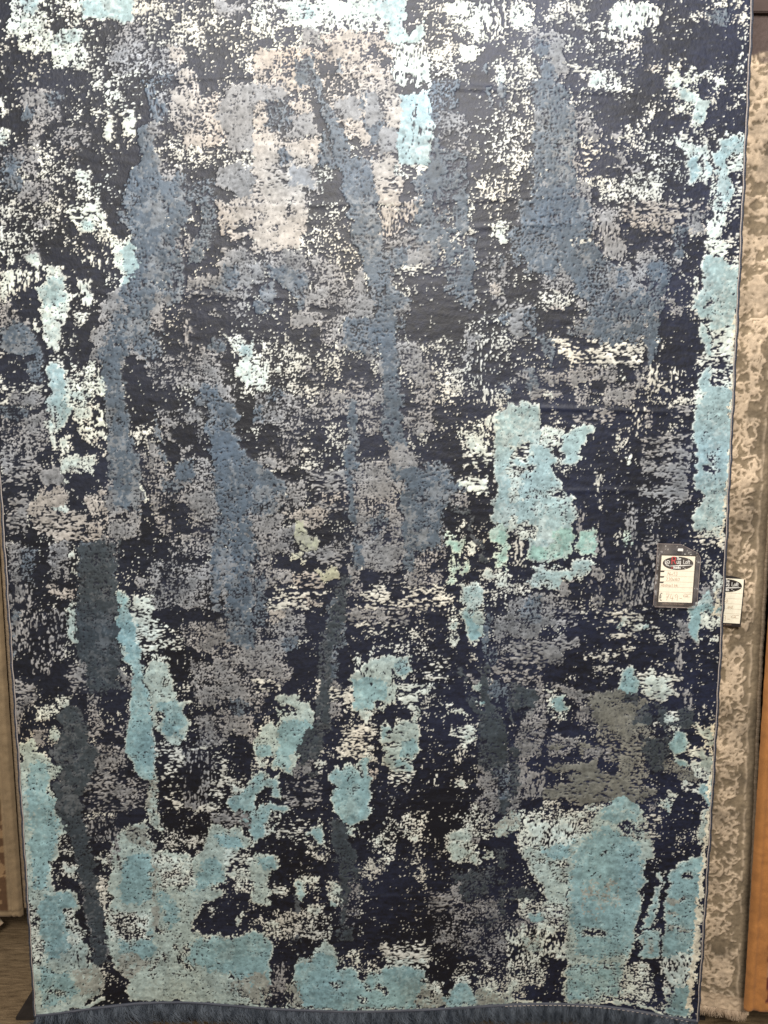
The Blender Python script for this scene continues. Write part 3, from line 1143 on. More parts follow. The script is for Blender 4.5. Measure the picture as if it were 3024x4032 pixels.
W78h 1210,750 1340,760 1320,1120 1260,1080 1240,900 1290,840 1220,800
W62 1180,1010 1330,1030 1310,1120 1230,1100
T95f14 1240,1130 1330,1130 1310,1327 1290,1260 1240,1200
W50h 1130,1120 1240,1150 1240,1240 1180,1200
K2 1080,1160 1240,1200 1260,1327 1100,1327
G60f16 920,1260 970,1260 960,1300 920,1300
W82f14 980,1280 1040,1180 1110,1200 1060,1260 1060,1340 1010,1340
T92f10 1010,1270 1060,1260 1060,1340 1010,1340
T97f14 690,1240 760,1220 860,1270 860,1340 640,1340
W70 480,1300 560,1260 620,1290 620,1340 480,1340
T70e 550,1310 40,20
O70 840,1160 960,1180 940,1240 860,1250
@E1
K3 80,0 952,0 952,740 130,760
W93f8 78,-10 220,-10 240,40 250,70 220,100 220,170 190,180 200,300 290,300 300,360 280,400 330,520 330,560 380,590 400,680 250,730 130,760
T96f22 120,-10 200,-10 220,60 200,180 170,280 130,280 110,100
T96f18 170,310 270,300 290,350 250,380 260,460 260,520 180,560 150,440 140,360
W62 90,330 140,360 150,460 110,500
W50 110,460 170,480 160,560 120,560
W58 240,360 290,380 320,500 260,500
W75v 260,500 330,520 380,600 280,600
O92f16 280,590 350,570 390,610 390,670 300,680
T88 150,580 260,600 290,680 160,740
W97f5 118,600 140,600 150,725 230,730 400,695 400,712 135,762
K3 190,190 250,170 290,180 300,290 210,270
W50 230,190 290,200 290,250 240,240
K6 220,90 240,70 280,140 290,180 240,160
S40 220,80 270,100 280,160 230,150
D96f8 210,-10 300,-10 320,50 330,110 350,200 355,260 380,340 385,400 340,470 330,420 310,300 290,180 260,70
G78f10 290,120 330,110 350,250 350,380 375,470 410,500 400,540 350,500 330,400 300,240
B85f8 360,350 385,400 375,440 350,420
K2 330,60 420,50 415,160 340,160
K5 340,170 420,170 410,330 390,420 360,320 350,250
W50 370,170 420,160 420,200 380,220
S45 370,220 410,260 400,420 370,360
S40 300,0 440,0 430,60 320,50
G45v 320,20 450,20 430,110 330,100
W88f8 415,100 440,70 490,45 540,30 550,80 580,140 720,160 740,140 770,100 790,45 840,45 920,70 940,110 900,140 850,200 830,260 820,290 860,300 800,330 750,360 720,440 800,460 840,440 900,460 952,430 952,710 600,705 480,700 480,620 420,560 390,480 400,400 420,330 420,200
T95f20 470,170 560,150 570,200 560,330 440,350 460,260
T92f20 600,290 650,320 680,370 640,440 620,400 600,340
T95f20 750,180 820,170 850,250 790,280 730,300
T88f20 800,80 890,90 920,130 840,140
T95f24 720,480 900,460 952,450 952,620 780,590 700,560
T90f24 450,470 570,440 590,520 520,560 440,540
W50 400,370 560,380 560,480 420,480
O88f10 440,540 500,520 560,560 500,620 450,620
O80f8v 570,70 585,200 580,330 540,340 550,330 600,350 595,440 575,450
G80v 415,90 450,80 440,160 420,190
O70f12 480,50 550,60 550,130 470,100
K4 550,50 600,60 640,120 580,140
K2 610,10 770,0 770,110 720,160 650,140 600,90
W75f8 545,0 590,0 615,80 600,90 560,40
S30 600,60 760,100 740,140 620,130
W58 580,150 720,170 740,280 600,280
K4 815,260 880,250 900,280 850,295 820,280
W55h 840,140 952,170 952,260 850,230
W58 870,240 952,220 952,320 890,300
K2 740,380 850,340 952,320 952,430 870,465 830,455 720,450 740,410
T78f8 880,390 905,375 905,420 885,420
W60f8 790,340 810,360 800,390 785,370
K30 690,500 705,500 700,580 690,560
K40v 655,470 668,470 668,560 655,560
K6e 867,615 9,9
O75f14 850,640 952,600 952,690 870,690
K3 395,640 420,640 440,615 470,620 480,680 450,690 400,670
K20 340,520 380,540 420,600 440,620 420,640 380,590
K35 680,660 720,680 710,705 680,700
W97f5 480,665 600,650 700,670 952,710 952,730 600,705 480,702
G40h 770,0 952,0 952,60 800,40
T95a50f10 890,0 952,0 952,40 920,40
@E2
K2 0,0 952,0 952,740 0,740
T95f10 -10,-10 70,-10 60,70 30,100 -10,130
W58 50,0 130,0 100,60 40,80
T92f8 180,55 220,50 240,20 255,50 270,130 240,120 225,80 190,80
W55h 150,30 190,40 190,100 160,100
S45 200,100 290,140 280,190 210,160
S28h 70,20 200,20 190,110 80,90
D95f8 280,25 330,30 345,90 385,150 380,210 330,230 300,170 290,110
T97f10 300,-10 440,-10 420,20 360,50 330,30
W82f8 340,50 385,60 370,90 340,85
D60f14 330,200 400,200 390,370 350,370 340,280
W82f10 0,150 60,155 100,170 70,220 60,230 0,230
T88f10 20,170 80,165 80,215 40,220
W90f10 -10,180 40,200 60,300 60,350 -10,340
W68h 50,260 120,270 110,310 60,310
W62 0,390 110,390 100,430 0,420
W45 30,420 110,430 90,470 50,470
W85f8 150,260 180,250 200,290 180,340 160,330
T92f8 160,260 180,260 190,320 170,335
W50 190,240 240,240 240,300 200,310
T92f8 280,280 310,260 340,300 310,320 310,355 280,350
W58 275,255 340,260 340,360 290,330
D85f12 145,310 170,350 180,400 170,490 140,470
W62 200,350 260,350 260,400 210,390
W78f10 245,390 290,400 300,460 265,450
D90f10 340,400 370,390 375,480 330,480
G30 330,260 400,260 380,420 330,420
W58 440,85 530,85 520,140 450,140
W52 470,150 530,150 510,190 480,220
S38 420,180 500,180 480,240 430,220
G70f10 470,340 530,320 530,380 480,395
W55e 500,340 60,22
S12 400,220 640,240 640,520 400,460
W55 560,20 640,10 650,100 600,120 550,60
S35 600,140 650,150 640,220 600,190
W45 490,20 560,30 560,90 500,60
W72f8 720,85 780,60 830,50 840,90 850,190 790,190 730,170 760,130 720,120
W90f8 740,70 800,80 800,110 750,100
W90f8 720,120 760,120 840,150 830,190 740,170
G72f8 815,80 850,95 840,110 815,105
W85f6 865,140 900,150 900,170 870,175
D62 740,230 900,200 900,280 800,340 740,330
G52 730,280 770,260 780,340 740,340
G45h 660,300 760,300 740,380 660,370
G45 740,360 952,300 952,430 760,430
D58 800,400 900,400 880,480 800,480
G50h 820,490 940,500 920,560 830,550
G30 660,380 952,440 952,560 680,480
O92f8 890,50 930,20 970,10 970,95 910,90
W42 760,0 890,0 900,60 860,110 780,50
D70 910,140 952,130 952,220 920,210
D40 910,250 952,250 952,400 920,400
K2 400,250 620,240 660,460 640,540 500,540 420,440
K1 660,540 860,540 800,680 680,690 660,620
K2 70,480 230,470 220,540 150,540 100,640 80,640
S35 80,370 300,380 290,470 100,470
T93f10 -10,440 40,450 75,500 60,560 70,660 30,680 -10,690
O85f16 -10,600 50,600 60,680 40,720 -10,720
G60v 80,580 120,560 110,680 80,700
G62 60,650 120,650 110,730 50,725
W82f8 230,510 270,480 300,500 320,560 310,600 220,560
T97f10 150,600 155,560 230,550 250,520 300,530 320,590 380,560 420,590 430,620 450,600 520,560 560,570 650,580 655,640 630,680 610,735 360,738 240,735 120,720 130,660
O75f10 155,540 230,545 220,560 160,570
O62v 125,630 160,640 190,730 120,725
K6 380,570 420,590 430,620 400,630 390,650 440,650 460,660 440,670 400,640
K20 290,625 325,625 325,655 290,655
K25 330,540 350,580 400,600 420,580 340,530
W62 320,560 390,500 400,580 350,570
W58f10 410,560 460,570 480,610 430,600
W58h 480,540 660,520 650,580 500,580
S50h 450,500 660,480 670,550 460,540
K20 460,620 500,660 500,700 470,660
K20 395,690 430,690 430,715 400,720
O85f12 620,650 690,640 720,690 720,725 610,730
W52 640,630 720,640 700,680 650,660
T93f10 710,690 740,680 760,640 800,635 830,680 840,720 720,730
W68f8 740,620 800,600 820,640 760,640
W62 830,620 870,620 870,650 840,650
K4 820,650 880,660 870,675 830,670
O92f10 820,680 860,650 950,680 952,720 830,725
W55 860,630 952,630 952,690 890,670
W97f4 -10,715 60,728 200,738 400,742 560,740 750,730 952,708 952,718 750,738 400,750 100,742 -10,728
K3 60,690 110,690 110,735 55,730
S25 740,560 900,560 860,620 740,610
@E3
K2 0,0 740,0 690,780 0,720
W55 20,-10 330,-10 320,40 200,260 120,180 50,180 30,80
W78f14 60,120 260,100 230,200 220,330 240,500 220,700 140,420 120,330 80,240 50,230
T92f20 120,130 230,110 230,160 180,180 130,160
W60v 60,20 260,30 230,120 60,120
W90f10 340,-10 500,-10 540,60 545,140 540,170 500,200 520,250 495,300 500,370 480,450 470,530 440,560 440,700 220,705 215,520 230,400 220,200 250,110
T97f22 345,-10 500,-10 490,30 400,40 370,30
T97f30 250,110 360,60 480,100 500,200 500,280 490,380 480,450 470,530 320,550 260,520 250,440 230,300 240,180
Q95a22f30 280,260 400,220 430,320 330,400 280,400
O60f16 420,40 520,50 520,100 440,90
K8e 430,48 16,14
K20 490,40 510,40 500,60 490,55
K10e 357,148 9,9
K25 265,430 370,440 360,465 270,455
T75f20 230,570 440,570 430,700 230,700
K2 530,-10 720,-10 710,130 650,190 600,220 590,300 575,350 580,200 540,150 545,90 535,50
S35h 500,-10 560,10 570,100 540,130
S18 620,60 730,60 700,140 620,150
W82f8 715,-10 745,-10 740,130 700,120 715,60
T95f12 640,190 735,150 725,330 715,480 700,620 690,770 640,760 590,740 580,600 585,460 590,300 605,235
W95f5 725,150 742,150 722,420 712,600 692,780 680,740 702,560
K30 650,230 690,220 690,245 650,240
D50f4 595,420 690,430 685,450 600,440
O75f5 595,315 670,320 660,340 600,340
O70f4 590,415 688,432 685,452 610,438
O60f5 600,370 640,375 640,390 600,385
K1f4 510,200 545,190 560,210 555,280 535,300 560,310 530,330 500,445 480,455 490,380 505,330 495,290 520,275 515,240
T90f8 555,230 580,220 575,330 540,420 500,450 535,340 555,300
K1f3 475,480 488,480 485,545 465,540
T92f10 490,470 570,430 575,540 500,550
O70f8 500,480 510,470 510,500 495,500
O70f8 530,470 545,470 545,520 525,520
K3f4 588,180 600,200 598,280 580,400 575,600 565,600 570,400 575,280
K2f6 525,555 575,540 590,600 570,620 570,720 545,700 550,610
K6 430,580 530,570 540,660 530,720 420,700
W62 440,570 530,560 550,640 540,720 430,700
K20v 595,640 610,640 610,720 595,740
K40v 625,520 635,520 635,600 625,600
W72v 580,540 700,500 690,640 590,680
W50 0,20 60,40 60,110 20,90
O88f10 0,-10 40,0 45,50 20,80 0,70
K2 0,140 40,150 130,290 150,340 100,340 0,370
D55 0,280 110,290 80,340 10,330
W50 30,330 200,350 220,400 140,420 60,400
T95f8 85,380 125,380 130,410 100,425 80,410
G55 10,400 130,410 120,560 10,520
W48v 0,430 220,420 210,640 60,640 0,620
O55 40,470 140,440 130,520 60,520
W45 0,560 160,540 160,680 0,690
K2 150,540 215,560 210,690 80,705 60,660 140,640
W72f8 0,600 30,640 20,700 0,700
W97f4 -10,695 60,705 200,712 220,700 440,705 520,725 600,755 680,780 640,775 480,725 300,712 60,716 -10,712
@Z1
B93f10 735,350 800,345 815,440 828,540 852,640 852,760 864,880 850,975 830,930 822,780 810,680 785,560 758,450
B88f10 690,190 720,240 745,300 750,350 725,355 715,290 690,240
B90f14 860,1010 950,1000 1000,1060 955,1090 950,1180 890,1190 875,1090
B92f12 225,770 260,790 280,940 308,1060 300,1105 245,1090 232,950
B90a85f16 290,370 390,380 385,520 350,640 310,700 255,800 215,780 260,640 300,560 275,440
B92f10 310,280 330,300 345,370 310,380 298,320
B92f14 450,870 495,880 520,970 565,1010 570,1090 500,1085 465,1010
B85a80f16 470,1090 540,1090 540,1330 490,1340
B88a85f14 1130,450 1270,430 1275,590 1130,590
B85a80f14 1155,180 1225,180 1240,430 1150,440
B88a85f12 930,470 960,460 1000,560 1015,640 985,650 960,560
B85a80f12 895,380 930,380 940,480 900,560
B85a75f16 1300,640 1420,620 1410,740 1320,745 1230,720
B92f6 1400,690 1422,690 1415,760 1400,790
B90f8 750,870 768,870 768,1010 752,1010
B92f8 748,1000 762,1000 762,1120 750,1110
D85f10 730,1240 752,1250 745,1330 715,1420 712,1500 712,1580 680,1610 650,1650 640,1610 682,1560 685,1480 690,1400 715,1320
D88f10 1030,1440 1052,1440 1050,1500 1090,1560 1095,1660 1060,1660 1040,1560
D90f14 170,1180 250,1170 255,1370 260,1480 190,1500 170,1340
D93f10 130,1540 185,1560 200,1660 185,1700 120,1680 135,1600
D93f8 115,1690 165,1700 185,1800 205,1860 222,1990 235,2080 205,2090 190,1980 165,1840 130,1770
D88f10 715,1790 745,1790 760,1860 750,1960 735,2030 735,1900
T96f8 255,1275 278,1290 290,1370 305,1430 325,1530 338,1640 320,1690 290,1660 278,1560 290,1500 280,1420 258,1380
E92f4 1572,960 1578,960 1556,1180 1552,1180
E92f4 1584,680 1590,680 1576,900 1570,900
E90f4 1540,1270 1548,1270 1546,1330 1538,1330
E95f4 1525,1740 1533,1740 1512,2040 1500,2180 1488,2190 1498,2040
E90f4 1537,1560 1541,1560 1530,1730 1524,1730
"""

# ================================================================== the blue rug
XL, ZB, ZT = -0.848, 0.129, 2.462


def right_x(z):
    s = np.clip((np.asarray(z, float) - ZB) / (ZT - ZB), 0, 1)
    return 0.754 + 0.0085 * np.sin(math.pi * s) ** 0.8


# hem drape: how far the lower edge swings behind (+) or in front (-) of the hanging plane
_hx = np.array([-0.85, -0.75, -0.66, -0.57, -0.47, -0.28, -0.07, 0.15, 0.31, 0.44, 0.57, 0.65, 0.755])
_hy = np.array([0.000, 0.023, 0.040, 0.051, 0.050, 0.027, 0.016, 0.025, 0.041, 0.045, 0.034, 0.016, -0.018])
_xs = np.linspace(-0.95, 0.95, 400)
_hs = np.interp(_xs, _hx, _hy)
_k = np.exp(-0.5 * (np.arange(-30, 31) / 12.0) ** 2); _k /= _k.sum()
_hs = np.convolve(np.pad(_hs, 30, mode='edge'), _k, mode='valid')


def drape(X, Z):
    f = np.clip(1 - (Z - ZB) / 1.5, 0, 1)
    d = np.interp(X, _xs, _hs) * f ** 1.8
    return d + 0.004 * np.sin(5.1 * X + 0.7) * np.sin(2.3 * Z)


def px_to_rug(px, py):
    """Where the line of sight through a point of the photograph meets the hanging rug (X, Z)."""
    a = (px - PW / 2) / F_PX; t = (py - PH / 2) / F_PX
    sp, cp = math.sin(PITCH), math.cos(PITCH)
    dy = cp - t * sp; dz = -sp - t * cp
    h = np.full_like(a, -CAM_Y)
    for _ in range(6):
        k = h / dy
        X, Z = a * k, CAM_Z + dz * k
        h = -CAM_Y + drape(X, Z)
    return X, Z


NC, NR = 900, 1296
cx = (XL, 0.758)
CELL_X = (cx[1] - XL) / (NC - 1); CELL_Z = (ZT - ZB) / (NR - 1)
gu, gv = np.meshgrid(np.arange(NC, dtype=np.float32), np.arange(NR, dtype=np.float32))
SH = (NR, NC)
fine, mid, coarse = gnoise(SH, .60, .52), gnoise(SH, 1.5, 1.3), gnoise(SH, 6.5, 6)
N0 = uniform_rank(fine * .85 + mid * .22 + coarse * .42 + .33 * gnoise(SH, 2.6, .5) + .33 * gnoise(SH, .5, 2.6))
NH = uniform_rank(gnoise(SH, 1.3, .58) * .8 + gnoise(SH, 6, .9) * .33 + mid * .25 + coarse * .38)
NV = uniform_rank(gnoise(SH, .62, 1.3) * .8 + gnoise(SH, .9, 6) * .33 + mid * .25 + coarse * .38)
NOISES = [N0, NH, NV]
SEL = uniform_rank(gnoise(SH, 1.3, 1.2) * .7 + gnoise(SH, 4, 3.6) * .45 + gnoise(SH, .7, .7) * .55)
WU = gu + 1.6 * gnoise(SH, 5, 3) + 1.0 * gnoise(SH, 1.1, 1.0)
WV = gv + 1.6 * gnoise(SH, 3, 5) + 1.0 * gnoise(SH, 1.0, 1.1)

FAM = 'SWTMGPYBDOKLQVE'
#        core colour           edge colour
PAL = {'S': ((.54, .54, .485), (.54, .54, .485)),
       'W': ((.43, .51, .49), (.58, .585, .53)),
       'T': ((.195, .312, .335), (.56, .60, .54)),
       'M': ((.25, .40, .365), (.56, .64, .55)),
       'L': ((.255, .355, .37), (.58, .62, .57)),
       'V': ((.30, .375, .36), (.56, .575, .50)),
       'E': ((.60, .575, .47), (.60, .575, .47)),
       'Q': ((.265, .285, .262), (.37, .38, .34)),
       'G': ((.190, .196, .204), (.29, .286, .283)),
       'P': ((.345, .318, .285), (.41, .38, .345)),
       'Y': ((.36, .37, .275), (.46, .45, .36)),
       'B': ((.066, .089, .116), (.11, .135, .16)),
       'D': ((.034, .045, .055), (.05, .06, .068)),
       'O': ((.15, .155, .14), (.225, .222, .195)),
       'K': ((.45, .45, .42), (.45, .45, .42))}
TILES = {}
for r_, (y0, s_) in zip('ABCDE', ((0, 1000 / 1659), (800, 1000 / 1659), (1600, 1000 / 1659), (2400, 1000 / 1659), (3200, 1000 / 952))):
    for c_ in (1, 2, 3):
        TILES[f'{r_}{c_}'] = ((c_ - 1) * 1000, y0, s_)

TILES['Z1'] = (0, 0, 3024 / 1659)
cov = np.full(SH, 0.035, dtype=np.float32)
fam = np.zeros(SH, dtype=np.int8)
nsel = np.zeros(SH, dtype=np.int8)


def paint(fi, dens, feather, pts, orient, alpha=1.0):
    lo, hi = pts.min(0) - feather - 12, pts.max(0) + feather + 12
    c0, c1 = max(0, int(lo[0])), min(NC, int(hi[0]) + 2)
    r0, r1 = max(0, int(lo[1])), min(NR, int(hi[1]) + 2)
    if c0 >= c1 or r0 >= r1: return
    u, v = WU[r0:r1, c0:c1], WV[r0:r1, c0:c1]
    inside = np.zeros(u.shape, bool)
    d2 = np.full(u.shape, 1e9, dtype=np.float32)
    n = len(pts)
    for i in range(n):
        ax, ay = pts[i]; bx, by = pts[(i + 1) % n]
        ex, ey = bx - ax, by - ay
        wx, wy = u - ax, v - ay
        t = np.clip((wx * ex + wy * ey) / (ex * ex + ey * ey + 1e-9), 0, 1)
        d2 = np.minimum(d2, (wx - t * ex) ** 2 + (wy - t * ey) ** 2)
        if abs(ey) > 1e-9:
            inside ^= ((ay > v) != (by > v)) & (u < ex * (v - ay) / ey + ax)
    sd = np.sqrt(d2) * np.where(inside, 1, -1)
    a = np.clip(.5 + sd / feather, 0, 1) * alpha
    sh = (int(rng.integers(0, NR)), int(rng.integers(0, NC)))
    rr = (np.arange(r0, r1) + sh[0]) % NR; cc = (np.arange(c0, c1) + sh[1]) % NC
    on = a > SEL[np.ix_(rr, cc)] * .98 + .01
    cv = cov[r0:r1, c0:c1]; cv[on] = dens
    if FAM[fi] != 'K':
        fm = fam[r0:r1, c0:c1]; fm[on] = fi
    ns = nsel[r0:r1, c0:c1]; ns[on] = orient


def paint_design(text):
    org, row = (0, 0, 1), 'A'
    for ln in text.strip().splitlines():
        if ln.startswith('@'):
            org = TILES[ln[1:].strip()]; row = ln[1]; continue
        tok = ln.split()
        code, nums = tok[0], tok[1:]
        fi = FAM.index(code[0]); i = 1
        while i < len(code) and code[i].isdigit(): i += 1
        dens = int(code[1:i]) / 100.0
        fi = FAM.index({'T': 'L'}.get(code[0], code[0])) if row in 'ABC' else FAM.index({'O': 'Q'}.get(code[0], code[0])) if row == 'E' else fi
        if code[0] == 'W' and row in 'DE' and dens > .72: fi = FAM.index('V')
        feath, orient, ell, alpha = 22.0, 0, False, 1.0
        while i < len(code):
            ch = code[i]; i += 1
            if ch == 'h': orient = 1
            elif ch == 'v': orient = 2
            elif ch == 'e': ell = True
            elif ch in 'fa':
                j = i
                while j < len(code) and code[j].isdigit(): j += 1
                if ch == 'f': feath = float(code[i:j])
                else: alpha = int(code[i:j]) / 100.0
                i = j
        p = np.array([[float(q) for q in s.split(',')] for s in nums])
        if ell:
            c, r = p[0], p[1]
            an = np.linspace(0, 2 * math.pi, 13)[:-1]
            p = np.stack([c[0] + r[0] * np.cos(an), c[1] + r[1] * np.sin(an)], axis=1)
            feath = min(feath, 1.2 * min(r))
        px, py = org[0] + p[:, 0] * org[2], org[1] + p[:, 1] * org[2]
        X, Z = px_to_rug(px, py)
        g = np.stack([(X - XL) / CELL_X, (Z - ZB) / CELL_Z], axis=1)
        paint(fi, dens, max(2.0, feath * org[2] / 2.95), g, orient, alpha)


paint_design(DESIGN)

# warm colour variation, thresholded knots, relief
noise = np.choose(nsel, NOISES)
covs = np.where(cov > .9, .9 + (cov - .9) * .85, cov)
covs = np.where((fam == FAM.index('B')) | (fam == FAM.index('D')), covs * .95, covs)
soft = 0.07
raised = np.clip(.5 + (covs - noise) / (2 * soft * np.clip(covs * 2.2, .15, 1) * np.clip((1 - covs) * 3, .35, 1)), 0, 1)
local = blur_clamped(raised, 2.0)
wide = blur_clamped(raised, 5.0)
core = sstep(.6 * local + .4 * wide, .38, .86)
corec = np.array([PAL[f][0] for f in FAM]); edgec = np.array([PAL[f][1] for f in FAM])
rgb = edgec[fam] * (1 - core[..., None]) + corec[fam] * core[..., None]
# yarns of a second shade mixed through each colour
ALT = {'S': ((.52, .51, .46), .3), 'W': ((.56, .61, .56), .4), 'T': ((.26, .37, .38), .25), 'L': ((.36, .44, .44), .35), 'M': ((.36, .46, .42), .3), 'V': ((.36, .43, .40), .35), 'E': ((.5, .48, .40), .3), 'Q': ((.33, .42, .41), .3),
       'G': ((.12, .125, .132), .20), 'P': ((.30, .275, .25), .25), 'Y': ((.25, .25, .21), .25), 'B': ((.165, .18, .195), .24), 'D': ((.08, .09, .10), .2),
       'O': ((.105, .11, .105), .25), 'K': ((.3, .3, .3), .2)}
mixn = uniform_rank(gnoise(SH, 1.3, 1.2) * .6 + gnoise(SH, 4.5, 5.5) * .6 + gnoise(SH, 13, 17) * .45 + gnoise(SH, .7, .7) * .4)
altc = np.array([ALT[f][0] for f in FAM])[fam]; altp = np.array([ALT[f][1] for f in FAM])[fam]
am_ = sstep(mixn, 1 - altp - .08, 1 - altp + .08)[..., None] * .8
rgb = rgb * (1 - am_) + altc * am_
tone = 1 + .10 * gnoise(SH, 2.0, 1.8) + .07 * gnoise(SH, 14, 10) + .06 * gnoise(SH, 4, 1.2) + .09 * gnoise(SH, .9, .9)
rgb = rgb * np.clip(tone, .6, 1.5)[..., None]
hue = gnoise(SH, 26, 22)
rgb = rgb * (1 + hue[..., None] * np.array([.025, .0, -.03]))
gx = gu / NC
navy = np.stack([.0064 + 0 * gx, .0082 + .001 * gx, .0155 + .008 * gx], axis=-1)
navy = navy * np.clip(1 + .25 * gnoise(SH, 30, 24) + .18 * gnoise(SH, 3, 1) + .15 * gnoise(SH, 1, 1), .4, 2)[..., None]
col = navy * (1 - raised[..., None]) + rgb * raised[..., None]

XR = right_x(ZB + gv * CELL_Z)
GX = XL + (XR - XL) * gu / (NC - 1)
GZ = ZB + gv * CELL_Z
GY = drape(GX, GZ)
relief = blur_clamped(raised, .6) * 0.0013
relief = relief + .00006 * gnoise(SH, .8, .8) + .00015 * gnoise(SH, 7, 2.5)
# shallow fold lines left from the rug having been folded and rolled
for zf, x0, x1, am in ((2.27, -.6, .3, .9), (2.24, .0, .6, 1.1), (2.03, -.5, .5, .8), (1.98, .05, .7, 1), (1.83, -.7, -.1, .8),
                       (1.59, .2, .72, 1.6), (1.40, .2, .72, .9), (1.14, -.2, .7, .6), (.94, -.80, -.5, 1.2), (.67, .0, .6, .7), (.44, -.2, .3, 1.0), (.27, -.3, .1, 1.0)):
    w = np.exp(-((GZ - zf - .012 * np.sin(3 * GX + zf * 9)) / .006) ** 2) * sstep(GX, x0, x0 + .2) * (1 - sstep(GX, x1 - .2, x1))
    relief = relief + .0012 * am * w
verts = np.stack([GX, GY - relief, GZ], axis=-1).reshape(-1, 3)
me = mesh_np('pile', verts, grid_quads(NR, NC))
color_attr(me, col.reshape(-1, 3))
M_PILE = pile_material('rug_pile', sheen=0.0, rough=0.50, spec=0.42)
rug = thing('rug', (-0.047, 0.0, ZB), 'large distressed navy and teal rug hanging flat in the foreground', 'rug')
link('pile', me, M_PILE, rug, smooth=True)

M_BACK = noisy_material('rug_backing', (.10, .085, .07), (.16, .14, .115), scale=300, stretch=(1, 1, 3), bump=.4)
nb, nz_ = 60, 90
bu, bv = np.meshgrid(np.linspace(0, 1, nb), np.linspace(0, 1, nz_))
BZ = ZB + bv * (ZT - ZB); BX = XL + (right_x(BZ) - XL) * bu
link('backing', mesh_np('backing', np.stack([BX, drape(BX, BZ) + .007, BZ], axis=-1).reshape(-1, 3), grid_quads(nz_, nb, True)), M_BACK, rug, smooth=True)

# overcast side cords, a thin pale selvedge inside them, and the hem
M_CORD = noisy_material('binding_cord', (.02, .024, .036), (.05, .055, .075), scale=55, stretch=(.2, .2, 9), bump=.8, dist=.002, rough=.55, spec=.5)
M_SELV = noisy_material('selvedge_yarn', (.30, .26, .24), (.46, .41, .37), scale=70, stretch=(.2, .2, 7), bump=.5)
zz = np.linspace(ZB - .002, ZT, 420)
for side in (-1, 1):
    ex = (XL + 0 * zz) if side < 0 else right_x(zz)
    wob = .0007 * np.sin(zz * 43 + side) + .0005 * np.sin(zz * 111)
    pts = np.stack([ex + side * .0035 + wob, drape(ex, zz) + .002, zz], axis=1)
    rad = .0042 + .0005 * np.sin(zz * 900)
    link('edge_binding', tube_mesh('edge_binding', pts, rad, 8), M_CORD, rug, smooth=True)
    pts = np.stack([ex + side * .0004 + wob, drape(ex, zz) - .0026, zz], axis=1)
    link('selvedge', tube_mesh('selvedge', pts, .0011, 6), M_SELV, rug, smooth=True)
xx = np.linspace(XL - .004, .758, 300)
link('hem', tube_mesh('hem', np.stack([xx, drape(xx, ZB + 0 * xx) + .0005, ZB - .004 + 0 * xx], axis=1), .0050, 8), M_CORD, rug, smooth=True)
bm = bmesh.new()
for x in np.arange(.30, .74, .011):
    y = float(drape(x, ZB)) - .0052
    z = ZB - .0035
    box_bm(bm, x, x + .007, y - .0004, y + .0006, z - .0006, z + .0006)
link('hem_stitching', bm_mesh('hem_stitching', bm), M_SELV, rug, kind='stuff')


def fringe_mesh(name, xs, base, length, rad, curl, droop_y, seg=6, spread=.5):
    """Loose yarn strands: thin three-sided tapering tubes that curl as they hang."""
    n = len(xs)
    L = length * rng.uniform(.6, 1.15, n)
    ph = rng.uniform(0, 6.28, n); am = curl * rng.uniform(.2, 1.3, n)
    lean = rng.normal(0, spread, n)
    clump = np.interp(xs, np.linspace(xs.min(), xs.max(), 90), rng.normal(0, spread, 90))
    s = np.linspace(0, 1, seg)[None, :]
    bx, by, bz = base(xs)
    px = bx[:, None] + (lean + clump)[:, None] * length * s ** 1.4 + am[:, None] * np.sin(ph[:, None] + s * 4.2) * s
    py = by[:, None] - droop_y * L[:, None] * np.sin(s * 2.2) + (am * .7)[:, None] * np.cos(ph[:, None] * 1.7 + s * 4) * s
    pz = bz[:, None] - L[:, None] * s
    r = rad * (1 - .65 * s) * rng.uniform(.7, 1.3, n)[:, None]
    V = []
    for k in range(3):
        a = k * 2.094
        V.append(np.stack([px + r * math.cos(a), py + r * math.sin(a), pz], axis=-1))
    V = np.stack(V, axis=2).reshape(-1, 3)          # strand, seg, 3
    q = []
    idx = np.arange(n * seg * 3).reshape(n, seg, 3)
    for k in range(3):
        k2 = (k + 1) % 3
        q.append(np.stack([idx[:, :-1, k], idx[:, :-1, k2], idx[:, 1:, k2], idx[:, 1:, k]], axis=-1).reshape(-1, 4))
    return mesh_np(name, V, np.concatenate(q))


M_FRINGE = noisy_material('fringe_yarn', (.028, .036, .05), (.125, .145, .175), scale=75, bump=.2, rough=.6, stretch=(1, 1, .3))
fx = np.sort(rng.uniform(XL + .002, .752, 6500))
layer = rng.uniform(0, 1, len(fx))
link('fringe', fringe_mesh('fringe', fx, lambda x: (x, drape(x, ZB + 0 * x) + .006 - .012 * layer, ZB - .004 + 0 * x),
                           .046, .0010, .010, .16, spread=.42), M_FRINGE, rug, smooth=True, kind='stuff')

# ================================================================== the neighbouring rugs
def strip_rug_grid(x0, x1, fine_from, zb, zt, cell, cell_far=.03):
    xs = np.concatenate([np.arange(x0, fine_from, cell_far), np.arange(fine_from, x1 + 1e-6, cell)])
    xs[-1] = x1
    zs = np.arange(zb, zt + 1e-6, cell)
    return np.meshgrid(xs, zs)


